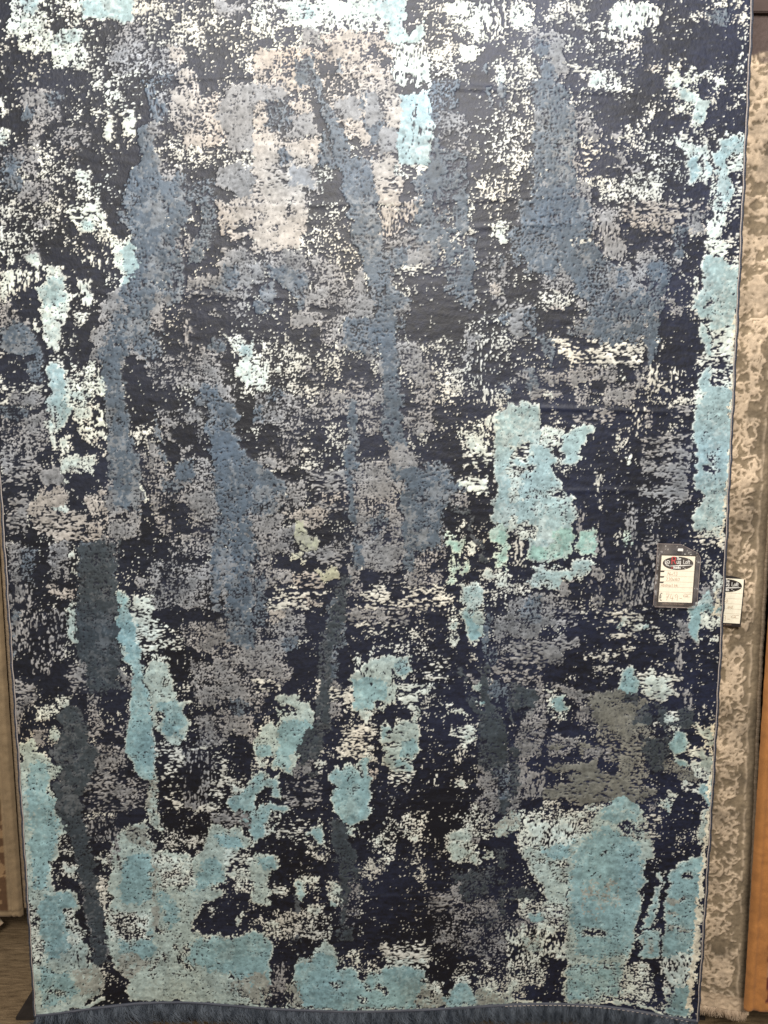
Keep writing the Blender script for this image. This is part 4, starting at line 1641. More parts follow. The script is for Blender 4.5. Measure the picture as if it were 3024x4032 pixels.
def stroke_field(X, Z, strokes):
    """Distance field of many drawn curves: 1 on a stroke, 0 away from it."""
    f = np.zeros(X.shape, np.float32)
    xs, zs = X[0], Z[:, 0]
    for pts, w in strokes:
        pts = np.asarray(pts)
        lo, hi = pts.min(0) - 2 * w, pts.max(0) + 2 * w
        c0, c1 = np.searchsorted(xs, lo[0]), np.searchsorted(xs, hi[0])
        r0, r1 = np.searchsorted(zs, lo[1]), np.searchsorted(zs, hi[1])
        if c0 >= c1 or r0 >= r1: continue
        x, z = X[r0:r1, c0:c1], Z[r0:r1, c0:c1]
        d2 = np.full(x.shape, 1e9)
        for (ax, az), (bx, bz) in zip(pts[:-1], pts[1:]):
            ex, ez = bx - ax, bz - az
            t = np.clip(((x - ax) * ex + (z - az) * ez) / (ex * ex + ez * ez + 1e-12), 0, 1)
            d2 = np.minimum(d2, (x - ax - t * ex) ** 2 + (z - az - t * ez) ** 2)
        v = np.clip(1.5 - np.sqrt(d2) / w, 0, 1)
        f[r0:r1, c0:c1] = np.maximum(f[r0:r1, c0:c1], v)
    return f


def scroll(cx, cz, r, a0, turns, sgn):
    t = np.linspace(0, 1, 16)
    a = a0 + sgn * t * turns * 2 * math.pi
    rr = r * (1 - .72 * t)
    return np.stack([cx + rr * np.cos(a), cz + rr * np.sin(a)], axis=1)


def rosette(cx, cz, r, n=6):
    out = []
    for k in range(n):
        a = k * 2 * math.pi / n + .3
        p = np.linspace(0, 2 * math.pi, 7)
        out.append((np.stack([cx + .62 * r * math.cos(a) + .33 * r * np.cos(p), cz + .62 * r * math.sin(a) + .33 * r * np.sin(p)], axis=1), .0026))
    out.append((scroll(cx, cz, .22 * r, 0, 1, 1), .003))
    return out


def palmette(cx, cz, r, up=1):
    out = []
    for k in range(-3, 4):
        a = math.pi / 2 + k * .33
        t = np.linspace(.12, 1, 6)
        bend = .25 * k / 3
        out.append((np.stack([cx + r * t * np.cos(a - bend * t), cz + up * r * t * np.sin(a - bend * t)], axis=1), .0030))
    p = np.linspace(.35, math.pi - .35, 12)
    out.append((np.stack([cx + 1.18 * r * np.cos(p), cz + up * 1.18 * r * np.sin(p)], axis=1), .0030))
    return out


# ---- beige damask rug hanging just behind the blue one, to its right
BZB, BZT, BXL, BXR = 0.122, 2.425, -0.715, 0.889


def beige_y(X, Z):
    X, Z = np.asarray(X, float), np.asarray(Z, float)
    f = np.clip(1 - (Z - BZB) / .9, 0, 1) ** 1.5
    return 0.060 - 0.040 * sstep(X, .70, .90) * f + .004 * np.sin(Z * 4 + X * 3)


X, Z = strip_rug_grid(BXL, BXR, 0.66, BZB, BZT, 0.0020)
strokes = []
period = .30
for k in range(-1, 9):
    zc = .28 + k * period
    strokes += palmette(.775, zc, .062, 1) + palmette(.775, zc - .006, .055, -1)
    strokes += palmette(.700, zc + .10, .05, 1)
    strokes += rosette(.815, zc + .135, .040, 7) + rosette(.745, zc + .175, .026, 6) + rosette(.838, zc - .055, .022, 5)
    for sx, sz, r, a0, tn, sg in ((.835, .055, .026, 2.5, 1.2, 1), (.828, .10, .020, -1, 1.2, -1), (.742, .105, .026, .4, 1.3, 1), (.712, .03, .02, 0, 1.2, -1),
                                  (.775, .095, .020, 2, 1.2, 1), (.800, .205, .024, 1, 1.3, -1), (.765, .235, .022, 4, 1.2, 1), (.842, .23, .02, 2, 1.2, 1),
                                  (.725, .225, .02, 3, 1.2, -1), (.845, .175, .017, 0, 1.1, 1), (.695, .16, .022, 5, 1.2, 1), (.79, .06, .015, 3, 1.1, -1),
                                  (.845, .285, .02, 2.2, 1.1, -1), (.70, .255, .025, .5, 1.2, 1), (.815, .265, .014, 0, 1, 1), (.73, .285, .016, 1, 1.1, 1)):
        strokes.append((scroll(sx + rng.normal(0, .004), zc + sz + rng.normal(0, .004), r, a0, tn, sg), .0030))
    for j in range(44):
        strokes.append((scroll(rng.uniform(.67, .86), zc + rng.uniform(0, period), rng.uniform(.009, .017), rng.uniform(0, 6.28), 1.15, rng.choice((-1, 1))), .0026))
    for j in range(90):
        x0, z0, a = rng.uniform(.67, .855), zc + rng.uniform(0, period), rng.uniform(0, 6.28)
        t = np.linspace(0, 1, 6)
        L, c = rng.uniform(.015, .04), rng.uniform(-1.6, 1.6)
        strokes.append((np.stack([x0 + L * t * np.cos(a + c * t), z0 + L * t * np.sin(a + c * t)], axis=1), .0027))
shp = X.shape
wx, wz = .0016 * gnoise(shp, 2, 2), .0016 * gnoise(shp, 2, 2)
ff = stroke_field(X, Z, strokes)
ii, jj = np.meshgrid(np.arange(shp[0]), np.arange(shp[1]), indexing='ij')
ff = ff[np.clip(ii + np.rint(wz / .0020).astype(int), 0, shp[0] - 1), np.clip(jj + np.rint(wx / .0020).astype(int), 0, shp[1] - 1)]
wear = uniform_rank(gnoise(shp, 14, 12) * .8 + gnoise(shp, 5, 4) * .6 + gnoise(shp, 1.5, 1.5) * .5)
worn = .16 + .30 * np.exp(-((Z - .62) / .12) ** 2) + .35 * np.exp(-((Z - 1.20) / .10) ** 2) + .35 * sstep(Z, 1.75, 2.1) + .5 * (1 - sstep(Z, .17, .22))
mask = np.clip((ff - .5) * 4 + .5, 0, 1) * np.clip((wear - worn) * 7 + .5, 0, 1)
patch = np.clip((uniform_rank(gnoise(shp, 9, 5) * .9 + gnoise(shp, 2, 1.6)) - (1.06 - .30 * sstep(Z, 1.6, 1.9))) * 8 + .5, 0, 1)
mask = np.maximum(mask, .9 * patch)
inner = (X < .868)
mask = mask * np.where(inner, 1, 0)
rib = np.exp(-((X - .868 - .0015 * np.sin(Z * 90)) / .003) ** 2)
mask = np.maximum(mask, .7 * rib * (wear > .25))
lowc = np.array([.185, .142, .092]); highc = np.array([.46, .36, .255])
vari = np.clip(1 + .16 * gnoise(shp, 12, 10) + .10 * gnoise(shp, 1.4, 1.4), .5, 1.6)[..., None]
bcol = (lowc * (1 - mask[..., None]) + highc * mask[..., None]) * vari
topband = sstep(Z + .02 * gnoise(shp, 6, 3), 2.325, 2.365)[..., None]
bcol = bcol * (1 - topband) + np.array([.075, .052, .045]) * topband
endband = (1 - sstep(Z + .001 * gnoise(shp, 3, 2), .158, .162))[..., None]
bcol = bcol * (1 - endband) + np.array([.47, .36, .25]) * vari * endband
rel = blur_clamped(mask * (1 - topband[..., 0]), .7) * .0032 + .0003 * gnoise(shp, 1, 1)
me = mesh_np('pile', np.stack([X, beige_y(X, Z) - rel, Z], axis=-1).reshape(-1, 3), grid_quads(*shp))
color_attr(me, bcol.reshape(-1, 3))
M_BPILE = pile_material('beige_pile', sheen=.1, rough=.75, spec=.3)
brug = thing('rug', (.087, .06, BZB), 'beige rug with carved scroll pattern behind the right edge of the blue rug', 'rug')
link('pile', me, M_BPILE, brug, smooth=True)
gx2, gz2 = np.meshgrid(np.linspace(BXL, BXR, 40), np.linspace(BZB, BZT, 60))
link('backing', mesh_np('backing', np.stack([gx2, beige_y(gx2, gz2) + .007, gz2], axis=-1).reshape(-1, 3), grid_quads(60, 40, True)), M_BACK, brug, smooth=True)
M_BCORD = noisy_material('beige_cord', (.36, .27, .18), (.60, .47, .33), scale=50, stretch=(.2, .2, 9), bump=.8, dist=.002)
zz = np.linspace(BZB - .004, BZT, 420)
for ex in (BXL, BXR):
    link('edge_binding', tube_mesh('edge_binding', np.stack([ex + .003 + 0 * zz + .0006 * np.sin(zz * 60), beige_y(ex + 0 * zz, zz) - .001, zz], axis=1),
                                   .0045 + .0006 * np.sin(zz * 800), 8), M_BCORD, brug, smooth=True)
M_BFR = noisy_material('beige_fringe_yarn', (.40, .30, .21), (.62, .49, .36), scale=60, bump=.1)
fx = np.sort(rng.uniform(BXL, BXR + .004, 5200))
link('fringe', fringe_mesh('fringe', fx, lambda x: (x, beige_y(x, BZB + 0 * x) - .001, BZB + .002 + 0 * x), .024, .0010, .0035, .05, spread=.16),
     M_BFR, brug, smooth=True, kind='stuff')


# ---- thick rugs with a carved border, and plain ones
def rounded_slab(x0, x1, zb, zt, y, thick, grooves_right=(), grooves_left=(), bottom_grooves=(), cell=.004, far=.05, colour=None, wave=0.0, fine=.16):
    """A thick rug: rounded left, right and lower edges, carved grooves along the border."""
    if grooves_right or not grooves_left:
        xs = np.concatenate([np.arange(x0, x1 - fine, far), np.arange(max(x0, x1 - fine), x1 + 1e-6, cell)]); xs[-1] = x1
    else:
        xs = np.concatenate([np.arange(x0, x0 + fine, cell), np.arange(x0 + fine, x1 + 1e-6, far)]); xs[-1] = x1
    zs = np.arange(zb, zt + 1e-6, cell)
    X, Z = np.meshgrid(xs, zs)
    dl, dr, db = X - x0, x1 - X, Z - zb
    rr = thick
    e = np.minimum(np.minimum(dl, dr), db)
    prof = np.sqrt(np.clip(1 - (1 - np.clip(e / rr, 0, 1)) ** 2, 0, 1))
    h = thick * prof
    for g in grooves_right: h = h - .0045 * np.exp(-((dr - g) / .0035) ** 2)
    for g in grooves_left: h = h - .0045 * np.exp(-((dl - g) / .0035) ** 2)
    for g in bottom_grooves: h = h - .0035 * np.exp(-((db - g) / .004) ** 2)
    f = np.clip(1 - (Z - zb) / .8, 0, 1) ** 1.5
    yy = y - wave * f * np.sin((X - x0) * 9 + .6)
    h = h + .0004 * gnoise(X.shape, 1, 1)
    return X, Z, np.stack([X, yy - h, Z], axis=-1), dl, dr, db, wave, f


def slab_rug(label, x0, x1, zb, zt, y, thick, colour_fn, **kw):
    X, Z, V, dl, dr, db, wave, f = rounded_slab(x0, x1, zb, zt, y, thick, **kw)
    me = mesh_np('pile', V.reshape(-1, 3), grid_quads(*X.shape))
    color_attr(me, colour_fn(X, Z, dl, dr, db).reshape(-1, 3))
    r = thing('rug', ((x0 + x1) / 2, y, zb), label, 'rug')
    link('pile', me, M_BPILE, r, smooth=True)
    gx, gz = np.meshgrid(np.linspace(x0 + .003, x1 - .003, 24), np.linspace(zb + .003, zt, 40))
    ff2 = np.clip(1 - (gz - zb) / .8, 0, 1) ** 1.5
    link('backing', mesh_np('backing', np.stack([gx, y + .001 - wave * ff2 * np.sin((gx - x0) * 9 + .6), gz], axis=-1).reshape(-1, 3), grid_quads(40, 24, True)), M_BACK, r, smooth=True)
    return r


def c_orange(X, Z, dl, dr, db):
    n = gnoise(X.shape, 2, 2)[..., None]; n1 = gnoise(X.shape, 14, 20)[..., None]
    c = np.array([.36, .155, .045]) * (1 + .05 * n + .06 * n1)
    n3 = gnoise(X.shape, 1.6, 2.2)[..., None]
    red = np.where(n3 > .45, np.array([.30, .17, .10]), np.array([.10, .018, .014])) * (1 + .1 * n)
    fld = (sstep(dl + .0015 * gnoise(X.shape, 2, 2), .0405, .0435) * sstep(db, .030, .034))[..., None]
    return c * (1 - fld) + red * fld


orug = slab_rug('thick orange rug with dark red patterned middle at the far right', .866, 1.75, .157, 2.43, -.010, .016, c_orange,
                grooves_left=(.019, .026), fine=.20, wave=.006)


def c_brown(X, Z, dl, dr, db):
    n = gnoise(X.shape, 1.8, 1.8)[..., None]; n1 = gnoise(X.shape, 5, 5)[..., None]
    pat = np.where((n + .6 * n1) > .25, np.array([.26, .165, .085]), np.array([.10, .052, .025]))
    pat = pat * (1 + .12 * gnoise(X.shape, 9, 9)[..., None])
    brd = np.array([.25, .18, .105]) * (1 + .06 * n)
    fld = (sstep(dr, .032, .036) * sstep(db, .026, .03))[..., None]
    return brd * (1 - fld) + pat * fld


lrug = slab_rug('brown rug with mottled field and carved tan border at the left edge', -2.3, -1.052, .128, 2.43, .372, .020, c_brown,
                grooves_right=(.014, .029), bottom_grooves=(.022,), fine=.24, wave=.008)


def c_tan(X, Z, dl, dr, db):
    ribs = .5 + .5 * np.sin((Z + .6 * X) * 2 * math.pi / .012)
    return np.array([.27, .20, .13]) * (.78 + .3 * ribs[..., None]) * (1 + .08 * gnoise(X.shape, 6, 20)[..., None])


trug = slab_rug('plain ribbed tan rug between the brown rug and the blue rug', -2.25, -.93, .134, 2.43, .402, .010, c_tan, grooves_right=(), fine=.26, wave=.004)


def c_dark(X, Z, dl, dr, db):
    n = gnoise(X.shape, 2.2, 2.2)
    line = np.exp(-((dl - .150 - .002 * np.sign(np.sin(Z * 330))) / .004) ** 2)[..., None]
    c = np.array([.085, .058, .038]) * (1 + .2 * np.clip(n, -2, 2))[..., None]
    return c * (1 - line) + np.array([.04, .012, .01]) * line


drug = slab_rug('dark brown rug hanging in the gap beside the orange rug', .80, 1.85, .06, 2.43, .200, .010, c_dark, grooves_left=(.06,), fine=.30)

# ---- rolled rug end on the floor at far left
cr = thing('rug_roll', (-1.30, .50, 0.04), 'small cream rolled rug on the carpet at far left edge', 'rug roll')
t = np.linspace(0, 1, 28)
rad = .032 * np.clip(np.sqrt(np.clip(1 - (np.clip((t - .88) / .12, 0, 1)) ** 2, 0, 1)), .02, 1)
link('pile', tube_mesh('pile', np.stack([-1.80 + .655 * t, .44 + 0 * t, .062 + 0 * t], axis=1), rad, 20),
     noisy_material('cream_wool', (.42, .32, .22), (.58, .46, .33), scale=160, bump=.5), cr, smooth=True)

# ================================================================== price tags
M_CARD = plain_material('card_stock', (.88, .82, .66), .5, .3)
M_PRINT = plain_material('black_print', (.018, .013, .012), .4, .5)
M_INK = plain_material('brown_pen_ink', (.42, .27, .17), .6, .2)
M_RED = plain_material('red_print', (.55, .035, .045), .5, .3)
M_WHITE = plain_material('white_print', (.82, .80, .74), .5, .3)
M_FINE = plain_material('thin_rule_print', (.36, .25, .18), .6, .2)
m, nt, b = mat_base('clear_sleeve')
set_in(b, 'Base Color', (.80, .70, .62, 1)); set_in(b, 'Roughness', .22); set_in(b, 'Specular IOR Level', .6)
nz = nt.nodes.new('ShaderNodeTexNoise'); nz.inputs['Scale'].default_value = 26; nz.inputs['Detail'].default_value = 6
tcn = nt.nodes.new('ShaderNodeTexCoord'); nt.links.new(tcn.outputs['Object'], nz.inputs['Vector'])
mr = nt.nodes.new('ShaderNodeMapRange'); mr.inputs['From Min'].default_value = .3; mr.inputs['From Max'].default_value = .75
mr.inputs['To Min'].default_value = .01; mr.inputs['To Max'].default_value = .07
nt.links.new(nz.outputs['Fac'], mr.inputs['Value']); nt.links.new(mr.outputs['Result'], b.inputs['Alpha'])
M_SLEEVE = m
M_WELD = noisy_material('sleeve_weld', (.20, .16, .15), (.42, .35, .31), scale=120, rough=.3, spec=.6)
M_CLIP = plain_material('white_plastic', (.82, .80, .76), .3, .5)

GLYPH = {  # stroke letters on a 1-high cap height: list of polylines, then advance width
    'T': ([[(0, 1), (.7, 1)], [(.35, 1), (.35, 0)]], .78), 'h': ([[(0, 1), (0, 0)], [(0, .5), (.2, .66), (.4, .52), (.4, 0)]], .58),
    'e': ([[(.02, .34), (.44, .34), (.4, .56), (.22, .66), (.04, .5), (.02, .22), (.16, 0), (.42, .1)]], .56),
    'R': ([[(.05, 0), (.05, 1), (.42, 1), (.6, .86), (.58, .62), (.4, .5), (.05, .5)], [(.34, .5), (.68, 0)]], .78),
    'u': ([[(0, .64), (0, .16), (.12, 0), (.3, .06), (.42, .22)], [(.42, .64), (.42, 0)]], .6),
    'g': ([[(.42, .5), (.22, .66), (.03, .5), (.04, .2), (.22, .06), (.42, .2)], [(.42, .64), (.42, -.14), (.26, -.3), (.05, -.24)]], .58),
    'L': ([[(.05, 1), (.05, 0), (.55, 0), (.56, .18)]], .68), 'o': ([[(.22, .66), (.02, .5), (.02, .18), (.22, 0), (.44, .18), (.44, .5), (.22, .66)]], .56),
    'f': ([[(.34, .95), (.2, 1.0), (.12, .86), (.12, 0)], [(0, .62), (.3, .62)]], .36), 't': ([[(.14, .88), (.14, .1), (.24, 0), (.34, .06)], [(0, .64), (.32, .64)]], .42),
    'a': ([[(.4, .5), (.22, .66), (.03, .48), (.04, .14), (.2, 0), (.4, .18)], [(.42, .64), (.42, 0)]], .56), 'd': ([[(.42, .48), (.22, .66), (.03, .48), (.04, .14), (.22, 0), (.42, .18)], [(.42, 1), (.42, 0)]], .58),
    'i': ([[(.06, .64), (.06, 0)], [(.06, .86), (.06, .92)]], .22), 'n': ([[(0, .64), (0, 0)], [(0, .48), (.2, .66), (.4, .5), (.4, 0)]], .56),
    'l': ([[(.06, 1), (.06, 0)]], .2), 'c': ([[(.4, .52), (.22, .66), (.03, .5), (.03, .16), (.2, 0), (.4, .12)]], .5),
    'r': ([[(0, .64), (0, 0)], [(0, .42), (.14, .62), (.3, .62)]], .38), 'k': ([[(0, 1), (0, 0)], [(.38, .64), (.02, .28)], [(.14, .38), (.4, 0)]], .5),
    's': ([[(.36, .56), (.2, .66), (.04, .54), (.1, .38), (.32, .28), (.36, .12), (.2, 0), (.02, .08)]], .48), 'b': ([[(0, 1), (0, 0)], [(0, .46), (.2, .66), (.4, .48), (.4, .16), (.2, 0), (0, .16)]], .54),
    'A': ([[(0, 0), (.32, 1), (.64, 0)], [(.12, .36), (.52, .36)]], .74), 'I': ([[(.08, 1), (.08, 0)]], .26), 'x': ([[(0, .5), (.36, .06)], [(.36, .5), (0, .06)]], .5),
    '0': ([[(.28, 1), (.06, .78), (.02, .3), (.24, 0), (.48, .26), (.5, .76), (.28, 1)]], .62), '1': ([[(.12, 1), (.1, 0)]], .3),
    '2': ([[(.04, .78), (.2, 1), (.44, .88), (.4, .56), (.02, .02), (.52, .04)]], .62), '3': ([[(.04, .92), (.3, 1), (.46, .8), (.22, .56), (.48, .36), (.3, .02), (.02, .1)]], .6),
    '4': ([[(.16, 1), (.04, .34), (.54, .34)], [(.4, .62), (.36, -.1)]], .62), '5': ([[(.46, 1), (.1, .98), (.08, .6), (.36, .6), (.46, .3), (.26, 0), (.02, .08)]], .58),
    '6': ([[(.34, 1), (.06, .5), (.06, .14), (.26, 0), (.46, .2), (.34, .44), (.08, .32)]], .58), '7': ([[(.02, .96), (.52, 1), (.2, 0)], [(.1, .52), (.48, .54)]], .6),
    '9': ([[(.46, .74), (.26, 1), (.04, .76), (.16, .5), (.46, .7), (.42, 0)]], .6), '-': ([[(.06, .36), (.42, .38)]], .5), '.': ([[(.04, 0), (.07, .05)]], .18),
    '€': ([[(.52, .92), (.34, 1), (.14, .78), (.1, .4), (.22, .06), (.4, 0), (.54, .1)], [(0, .6), (.44, .6)], [(0, .4), (.42, .4)]], .7), ' ': ([], .34)}


def ribbon(bm, pts, w, y, depth=.00008):
    pts = [Vector((p[0], p[1])) for p in pts]
    L, R = [], []
    for i, p in enumerate(pts):
        a = pts[max(0, i - 1)]; c = pts[min(len(pts) - 1, i + 1)]
        d = (c - a).normalized() if (c - a).length > 1e-9 else Vector((1, 0))
        n = Vector((-d.y, d.x)) * w * .5
        L.append(bm.verts.new((p.x + n.x, y, p.y + n.y))); R.append(bm.verts.new((p.x - n.x, y, p.y - n.y)))
    for i in range(len(pts) - 1):
        bm.faces.new((L[i], R[i], R[i + 1], L[i + 1]))


def write(bm, text, x, z, h, w, y, xs=1.0, serif=0.0, slant=0.0, gap=1.0):
    """Letters from strokes; serif adds small feet at the stem ends. Returns the end x."""
    for ch in text:
        st, adv = GLYPH[ch]
        for k, pl in enumerate(st):
            pts = [(x + (a * xs + slant * b_) * h, z + b_ * h) for a, b_ in pl]
            yy = y - .00002 * k
            ribbon(bm, pts, w, yy)
            if serif and ch in 'ThRLfugIt' and abs(pl[0][0] - pl[-1][0]) < .08:
                for q in (pts[0], pts[-1]):
                    ribbon(bm, [(q[0] - serif * h, q[1]), (q[0] + serif * h, q[1])], w * .55, yy - .00004)
        x += adv * h * xs * gap
    return x


def flat_poly(bm, pts, y, thick=0.0):
    vs = [bm.verts.new((p[0], y, p[1])) for p in pts]
    f = bm.faces.new(vs)
    if thick:
        r = bmesh.ops.extrude_face_region(bm, geom=[f])
        for v in r['geom']:
            if isinstance(v, bmesh.types.BMVert): v.co.y += thick
    return f


def oval(cx, cz, rx, rz, n=40):
    return [(cx + rx * math.cos(a), cz + rz * math.sin(a)) for a in np.linspace(0, 2 * math.pi, n, endpoint=False)]


U = .0001239      # metres per unit of the measured tag drawing


def price_tag(loc, rot, label, group, lines, price, small, bend=0.0, sleeve=True, tilt=0.0):
    """Card in a clear sleeve. Drawn in a local x-z plane, origin at the card's middle, facing -y."""
    root = thing('price_tag', loc, label, 'price tag', group)

    def P(a, c):                # drawing units -> metres
        return ((a - 503) * U, (757 - c) * U)

    def put(name, bm, mat):
        if bend:
            for v in bm.verts: v.co.y += bend * (v.co.z / .06) ** 2 * (1 if v.co.z > 0 else .2)
        o = bpy.data.objects.new(name, bm_mesh(name, bm))
        o.data.materials.append(mat); COL.objects.link(o); o.parent = root
        return o

    def strip(name, mat, rects, y, th=0.0):
        bm = bmesh.new()
        for (a0, c0, a1, c1) in rects:
            flat_poly(bm, [P(a0, c0), P(a1, c0), P(a1, c1), P(a0, c1)], y, th)
        return put(name, bm, mat)

    # printed black card with rounded shoulders and its pale writing panel
    bm = bmesh.new()
    if sleeve: top = [P(178, 288), P(832, 288)]
    else: top = [P(178, 330)] + [P(178 + 654 * q, 330 - 70 * math.sin(math.pi * q) ** .8) for q in np.linspace(.08, .92, 12)] + [P(832, 330)]
    flat_poly(bm, top + [P(832, 1228), P(178, 1228)], 0, .0006)
    card = put('card', bm, M_PRINT)
    bm = bmesh.new()
    for q in np.linspace(0, 1, 9)[:-1]:
        z0, z1 = 312 + q * 852, 312 + (q + .125) * 852
        flat_poly(bm, [P(202, z0), P(808, z0), P(808, z1), P(202, z1)], -.0002)
    put('writing_panel', bm, M_CARD)
    bm = bmesh.new(); flat_poly(bm, [P(505 + 277 * math.cos(a), 447 - 121 * math.sin(a)) for a in np.linspace(0, 2 * math.pi, 44, endpoint=False)], -.0004)
    put('logo_oval', bm, M_PRINT)
    # logo: spiral, swoosh and lettering
    bm = bmesh.new()
    sp = [P(318 + (48 - 40 * q) * math.cos(2.6 + q * 9.5), 425 - (46 - 38 * q) * math.sin(2.6 + q * 9.5)) for q in np.linspace(0, 1, 26)]
    ribbon(bm, sp, 11 * U, -.0006)
    ribbon(bm, [P(270, 425), P(276, 455), P(300, 485), P(345, 492)], 10 * U, -.00062)
    up = [P(285 + 500 * q, 503 - 36 * math.sin(q * 1.45)) for q in np.linspace(0, 1, 16)]
    dn = [P(785 - 500 * q, 470 + 27 * math.sin((q) * 2.2) + 8 * q) for q in np.linspace(0, 1, 16)]
    vs_u = [bm.verts.new((p[0], -.0006, p[1])) for p in up]; vs_d = [bm.verts.new((p[0], -.0006, p[1])) for p in dn[::-1]]
    for i in range(15): bm.faces.new((vs_u[i], vs_u[i + 1], vs_d[i + 1], vs_d[i]))
    put('logo_scroll', bm, M_WHITE)
    bm = bmesh.new()
    for txt, a, c, h in (('The', 470, 385, 52), ('ug', 482, 455, 76), ('Loft', 598, 451, 72)):
        x, z = P(a, c); write(bm, txt, x, z, h * U, 9.5 * U, -.0007, xs=.86, serif=.10)
    put('logo_lettering', bm, M_WHITE)
    bm = bmesh.new(); x, z = P(386, 460); write(bm, 'R', x, z, 128 * U, 17 * U, -.0008, xs=.9, serif=.06); put('logo_initial', bm, M_RED)
    bm = bmesh.new(); x, z = P(428, 545); write(bm, 'franks', x, z, 44 * U, 11 * U, -.0007, xs=1.0, gap=1.05)
    for dx, dz in ((0, 0), (15, 4), (32, -22), (46, -24)):
        flat_poly(bm, [P(594 + dx, 520 - dz), P(604 + dx, 520 - dz), P(604 + dx, 510 - dz), P(594 + dx, 510 - dz)], -.0007)
    put('shop_lettering', bm, M_WHITE)
    bm = bmesh.new(); x, z = P(386, 543); write(bm, 'at', x, z, 34 * U, 5 * U, -.0007); put('shop_lettering', bm, M_RED)
    strip('ruled_line', M_FINE, [(202, c - 1.5, 808, c + 1.5) for c in (585, 687, 787, 887, 977)], -.0004)
    bm = bmesh.new()
    for c in (588, 690, 790):
        flat_poly(bm, [P(202, c), P(276, c), P(268, c + 18), P(256, c + 26), P(202, c + 26)], -.00045)
    put('field_tab', bm, M_PRINT)
    bm = bmesh.new()
    for txt, a, c, h, w in lines:
        x, z = P(a, c); write(bm, txt, x, z, h * U, w * U, -.0006, slant=.06, gap=1.08)
    for txt, a, c, h, w in (price, small):
        x, z = P(a, c); write(bm, txt, x, z, h * U, w * U, -.0006, slant=.04, gap=1.12)
    put('handwriting', bm, M_INK)
    strip('ruled_line', M_FINE, [(660, 1003, 775, 1009), (660, 1058, 775, 1061)], -.0005)
    bm = bmesh.new(); x, z = P(212, 1138); write(bm, '€', x, z, 140 * U, 13 * U, -.0006, xs=.62); put('euro_sign', bm, M_PRINT)
    bm = bmesh.new(); x, z = P(275, 1206); write(bm, 'adding the final touch', x, z, 30 * U, 3.2 * U, -.0004, gap=1.28); put('motto_lettering', bm, M_FINE)
    if sleeve:
        out = [P(112, 98), P(530, 98), P(845, 248), P(900, 345), P(900, 1215), P(870, 1255), P(140, 1255), P(112, 1225)]
        bm = bmesh.new(); flat_poly(bm, out, -.0020, .0002); put('sleeve_front', bm, M_SLEEVE)
        bm = bmesh.new(); flat_poly(bm, out, .0020, .0002); put('sleeve_back', bm, M_SLEEVE)
        for a_, c_ in ((out[0], out[7]), (out[2], out[3]), (out[3], out[4]), (out[5], out[6]), (out[1], out[2]), (out[0], out[1])):
            bm = bmesh.new()
            d = Vector((c_[0] - a_[0], 0, c_[1] - a_[1]))
            mid_ = Vector(((a_[0] + c_[0]) / 2, -.0012, (a_[1] + c_[1]) / 2))
            r = bmesh.ops.create_cube(bm, size=1)
            ang = math.atan2(d.z, d.x)
            for v in r['verts']:
                p = Vector((v.co.x * d.length, v.co.y * .0022, v.co.z * 7 * U))
                v.co = mid_ + Vector((p.x * math.cos(ang) - p.z * math.sin(ang), p.y, p.x * math.sin(ang) + p.z * math.cos(ang)))
            bmesh.ops.bevel(bm, geom=bm.edges[:], offset=.0002, segments=1, affect='EDGES')
            put('sleeve_weld', bm, M_WELD)
        bm = bmesh.new()
        a0, a1 = P(472, 172), P(568, 220)
        box_bm(bm, a0[0], a1[0], -.0045, -.0028, a1[1], a0[1])
        bmesh.ops.bevel(bm, geom=bm.edges[:], offset=.0006, segments=2, affect='EDGES')
        put('fastener_bar', bm, M_CLIP)
        me = tube_mesh('fastener_loop', [(P(520, c)[0] + .0006 * math.sin(c), -.003 + .005 * math.sin((210 - c) / 170 * 3.1), P(520, c)[1]) for c in np.linspace(210, 40, 16)], .0006, 6)
        o = link('fastener_loop', me, M_SLEEVE, None, smooth=True); o.parent = root
    root.rotation_euler = rot
    return root


price_tag((.655, -.0115, 1.2115), (math.radians(-.5), math.radians(1.6), 0), 'price tag in clear plastic sleeve pinned on the blue rug', 'price tags on the rugs',
          (('76x53', 318, 672, 64, 6.5), ('230x160', 310, 770, 60, 6.5), ('Abstract Ink.', 225, 875, 50, 5.5)), ('749-', 318, 1132, 122, 7), ('€ 60', 645, 1056, 34, 4.5))
price_tag((.792, .046, 1.148), (math.radians(1.5), math.radians(1.8), math.radians(-7)), 'bare card price tag on the beige rug half hidden by the blue rug', 'price tags on the rugs',
          (('76x53', 318, 672, 64, 6.5), ('230x160', 310, 770, 60, 6.5), ('Faded', 480, 875, 50, 5.5)) if False else
          (('76x53', 318, 672, 64, 6.5), ('230x160', 310, 770, 60, 6.5), ('and', 560, 875, 50, 5.5)), ('749-', 318, 1132, 122, 7), ('€ 60', 645, 1056, 34, 4.5),
          bend=.004, sleeve=False)

# ================================================================== floor, wall and rack
m, nt, b = mat_base('loop_carpet')
tc = nt.nodes.new('ShaderNodeTexCoord')
mp = nt.nodes.new('ShaderNodeMapping'); mp.inputs['Scale'].default_value = (9, 55, 1)
n1 = nt.nodes.new('ShaderNodeTexNoise'); n1.inputs['Scale'].default_value = 2.0; n1.inputs['Detail'].default_value = 8; n1.inputs['Roughness'].default_value = .7
n2 = nt.nodes.new('ShaderNodeTexNoise'); n2.inputs['Scale'].default_value = 350; n2.inputs['Detail'].default_value = 3
ad = nt.nodes.new('ShaderNodeMath'); ad.operation = 'MULTIPLY_ADD'; ad.inputs[1].default_value = .45
cr_ = nt.nodes.new('ShaderNodeValToRGB')
cr_.color_ramp.elements[0].position, cr_.color_ramp.elements[1].position = .50, .95
cr_.color_ramp.elements[0].color = (.062, .040, .022, 1); cr_.color_ramp.elements[1].color = (.30, .215, .125, 1)
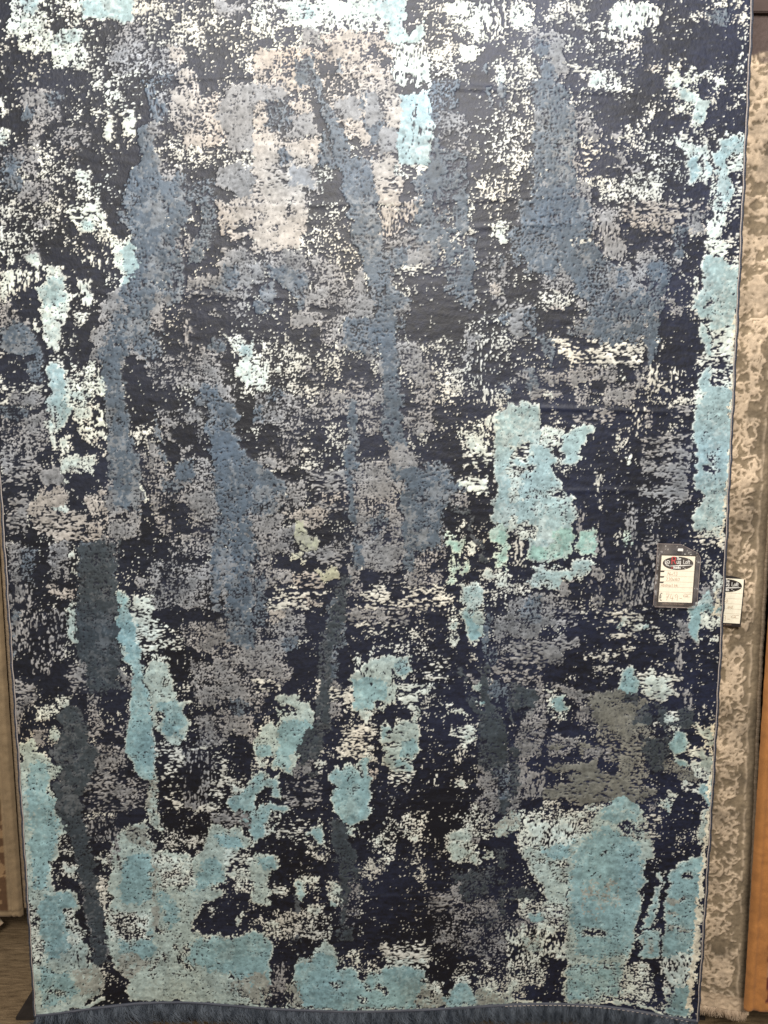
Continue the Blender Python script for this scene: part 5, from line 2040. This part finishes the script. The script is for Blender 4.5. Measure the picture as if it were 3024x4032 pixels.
bp = nt.nodes.new('ShaderNodeBump'); bp.inputs['Strength'].default_value = .7; bp.inputs['Distance'].default_value = .003
L_ = nt.links.new
L_(tc.outputs['Object'], mp.inputs['Vector']); L_(mp.outputs['Vector'], n1.inputs['Vector']); L_(tc.outputs['Object'], n2.inputs['Vector'])
L_(n2.outputs['Fac'], ad.inputs[0]); L_(n1.outputs['Fac'], ad.inputs[2]); L_(ad.outputs[0], cr_.inputs['Fac'])
L_(cr_.outputs['Color'], b.inputs['Base Color']); L_(ad.outputs[0], bp.inputs['Height']); L_(bp.outputs['Normal'], b.inputs['Normal'])
set_in(b, 'Roughness', .95); set_in(b, 'Specular IOR Level', .2)
bm = bmesh.new(); bmesh.ops.create_grid(bm, x_segments=8, y_segments=8, size=3.0)
tag(link('floor', bm_mesh('floor', bm), m), 'brown streaked carpet floor', None, None, 'structure')
bm = bmesh.new(); box_bm(bm, -3, 3, 1.25, 1.35, -.02, 3.0)
tag(link('wall', bm_mesh('wall', bm), noisy_material('dark_wall', (.045, .035, .028), (.06, .048, .038), scale=12, bump=.05)), 'dark shop wall behind the hanging rugs', None, None, 'structure')

M_BLACK = noisy_material('matte_black', (.022, .018, .016), (.034, .028, .025), scale=30, rough=.6, bump=.05)
base = thing('floor_slab', (-.06, .55, 0), 'flat black slab on the carpet under the blue rug', 'base board')
bm = bmesh.new(); box_bm(bm, -.968, .845, .135, 1.0, .0, .010)  # thin dark box lying on the carpet behind the hem
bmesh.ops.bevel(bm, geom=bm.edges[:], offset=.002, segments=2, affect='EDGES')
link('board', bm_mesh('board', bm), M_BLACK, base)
M_RAIL = noisy_material('brown_rail', (.055, .036, .03), (.075, .05, .042), scale=40, rough=.35, spec=.5, bump=.03, stretch=(.1, 1, 1))
rail = thing('hanging_rail', (.087, .06, 2.42), 'dark brown clamp rail along the top of the beige rug', 'rail')
bm = bmesh.new(); box_bm(bm, BXL - .02, 1.2, .046, .075, 2.424, 2.449); bmesh.ops.bevel(bm, geom=bm.edges[:], offset=.002, segments=2, affect='EDGES')
link('lower_lath', bm_mesh('lower_lath', bm), M_RAIL, rail)
bm = bmesh.new(); box_bm(bm, BXL - .02, 1.2, .050, .080, 2.4515, 2.52); bmesh.ops.bevel(bm, geom=bm.edges[:], offset=.002, segments=2, affect='EDGES')
link('upper_lath', bm_mesh('upper_lath', bm), M_RAIL, rail)
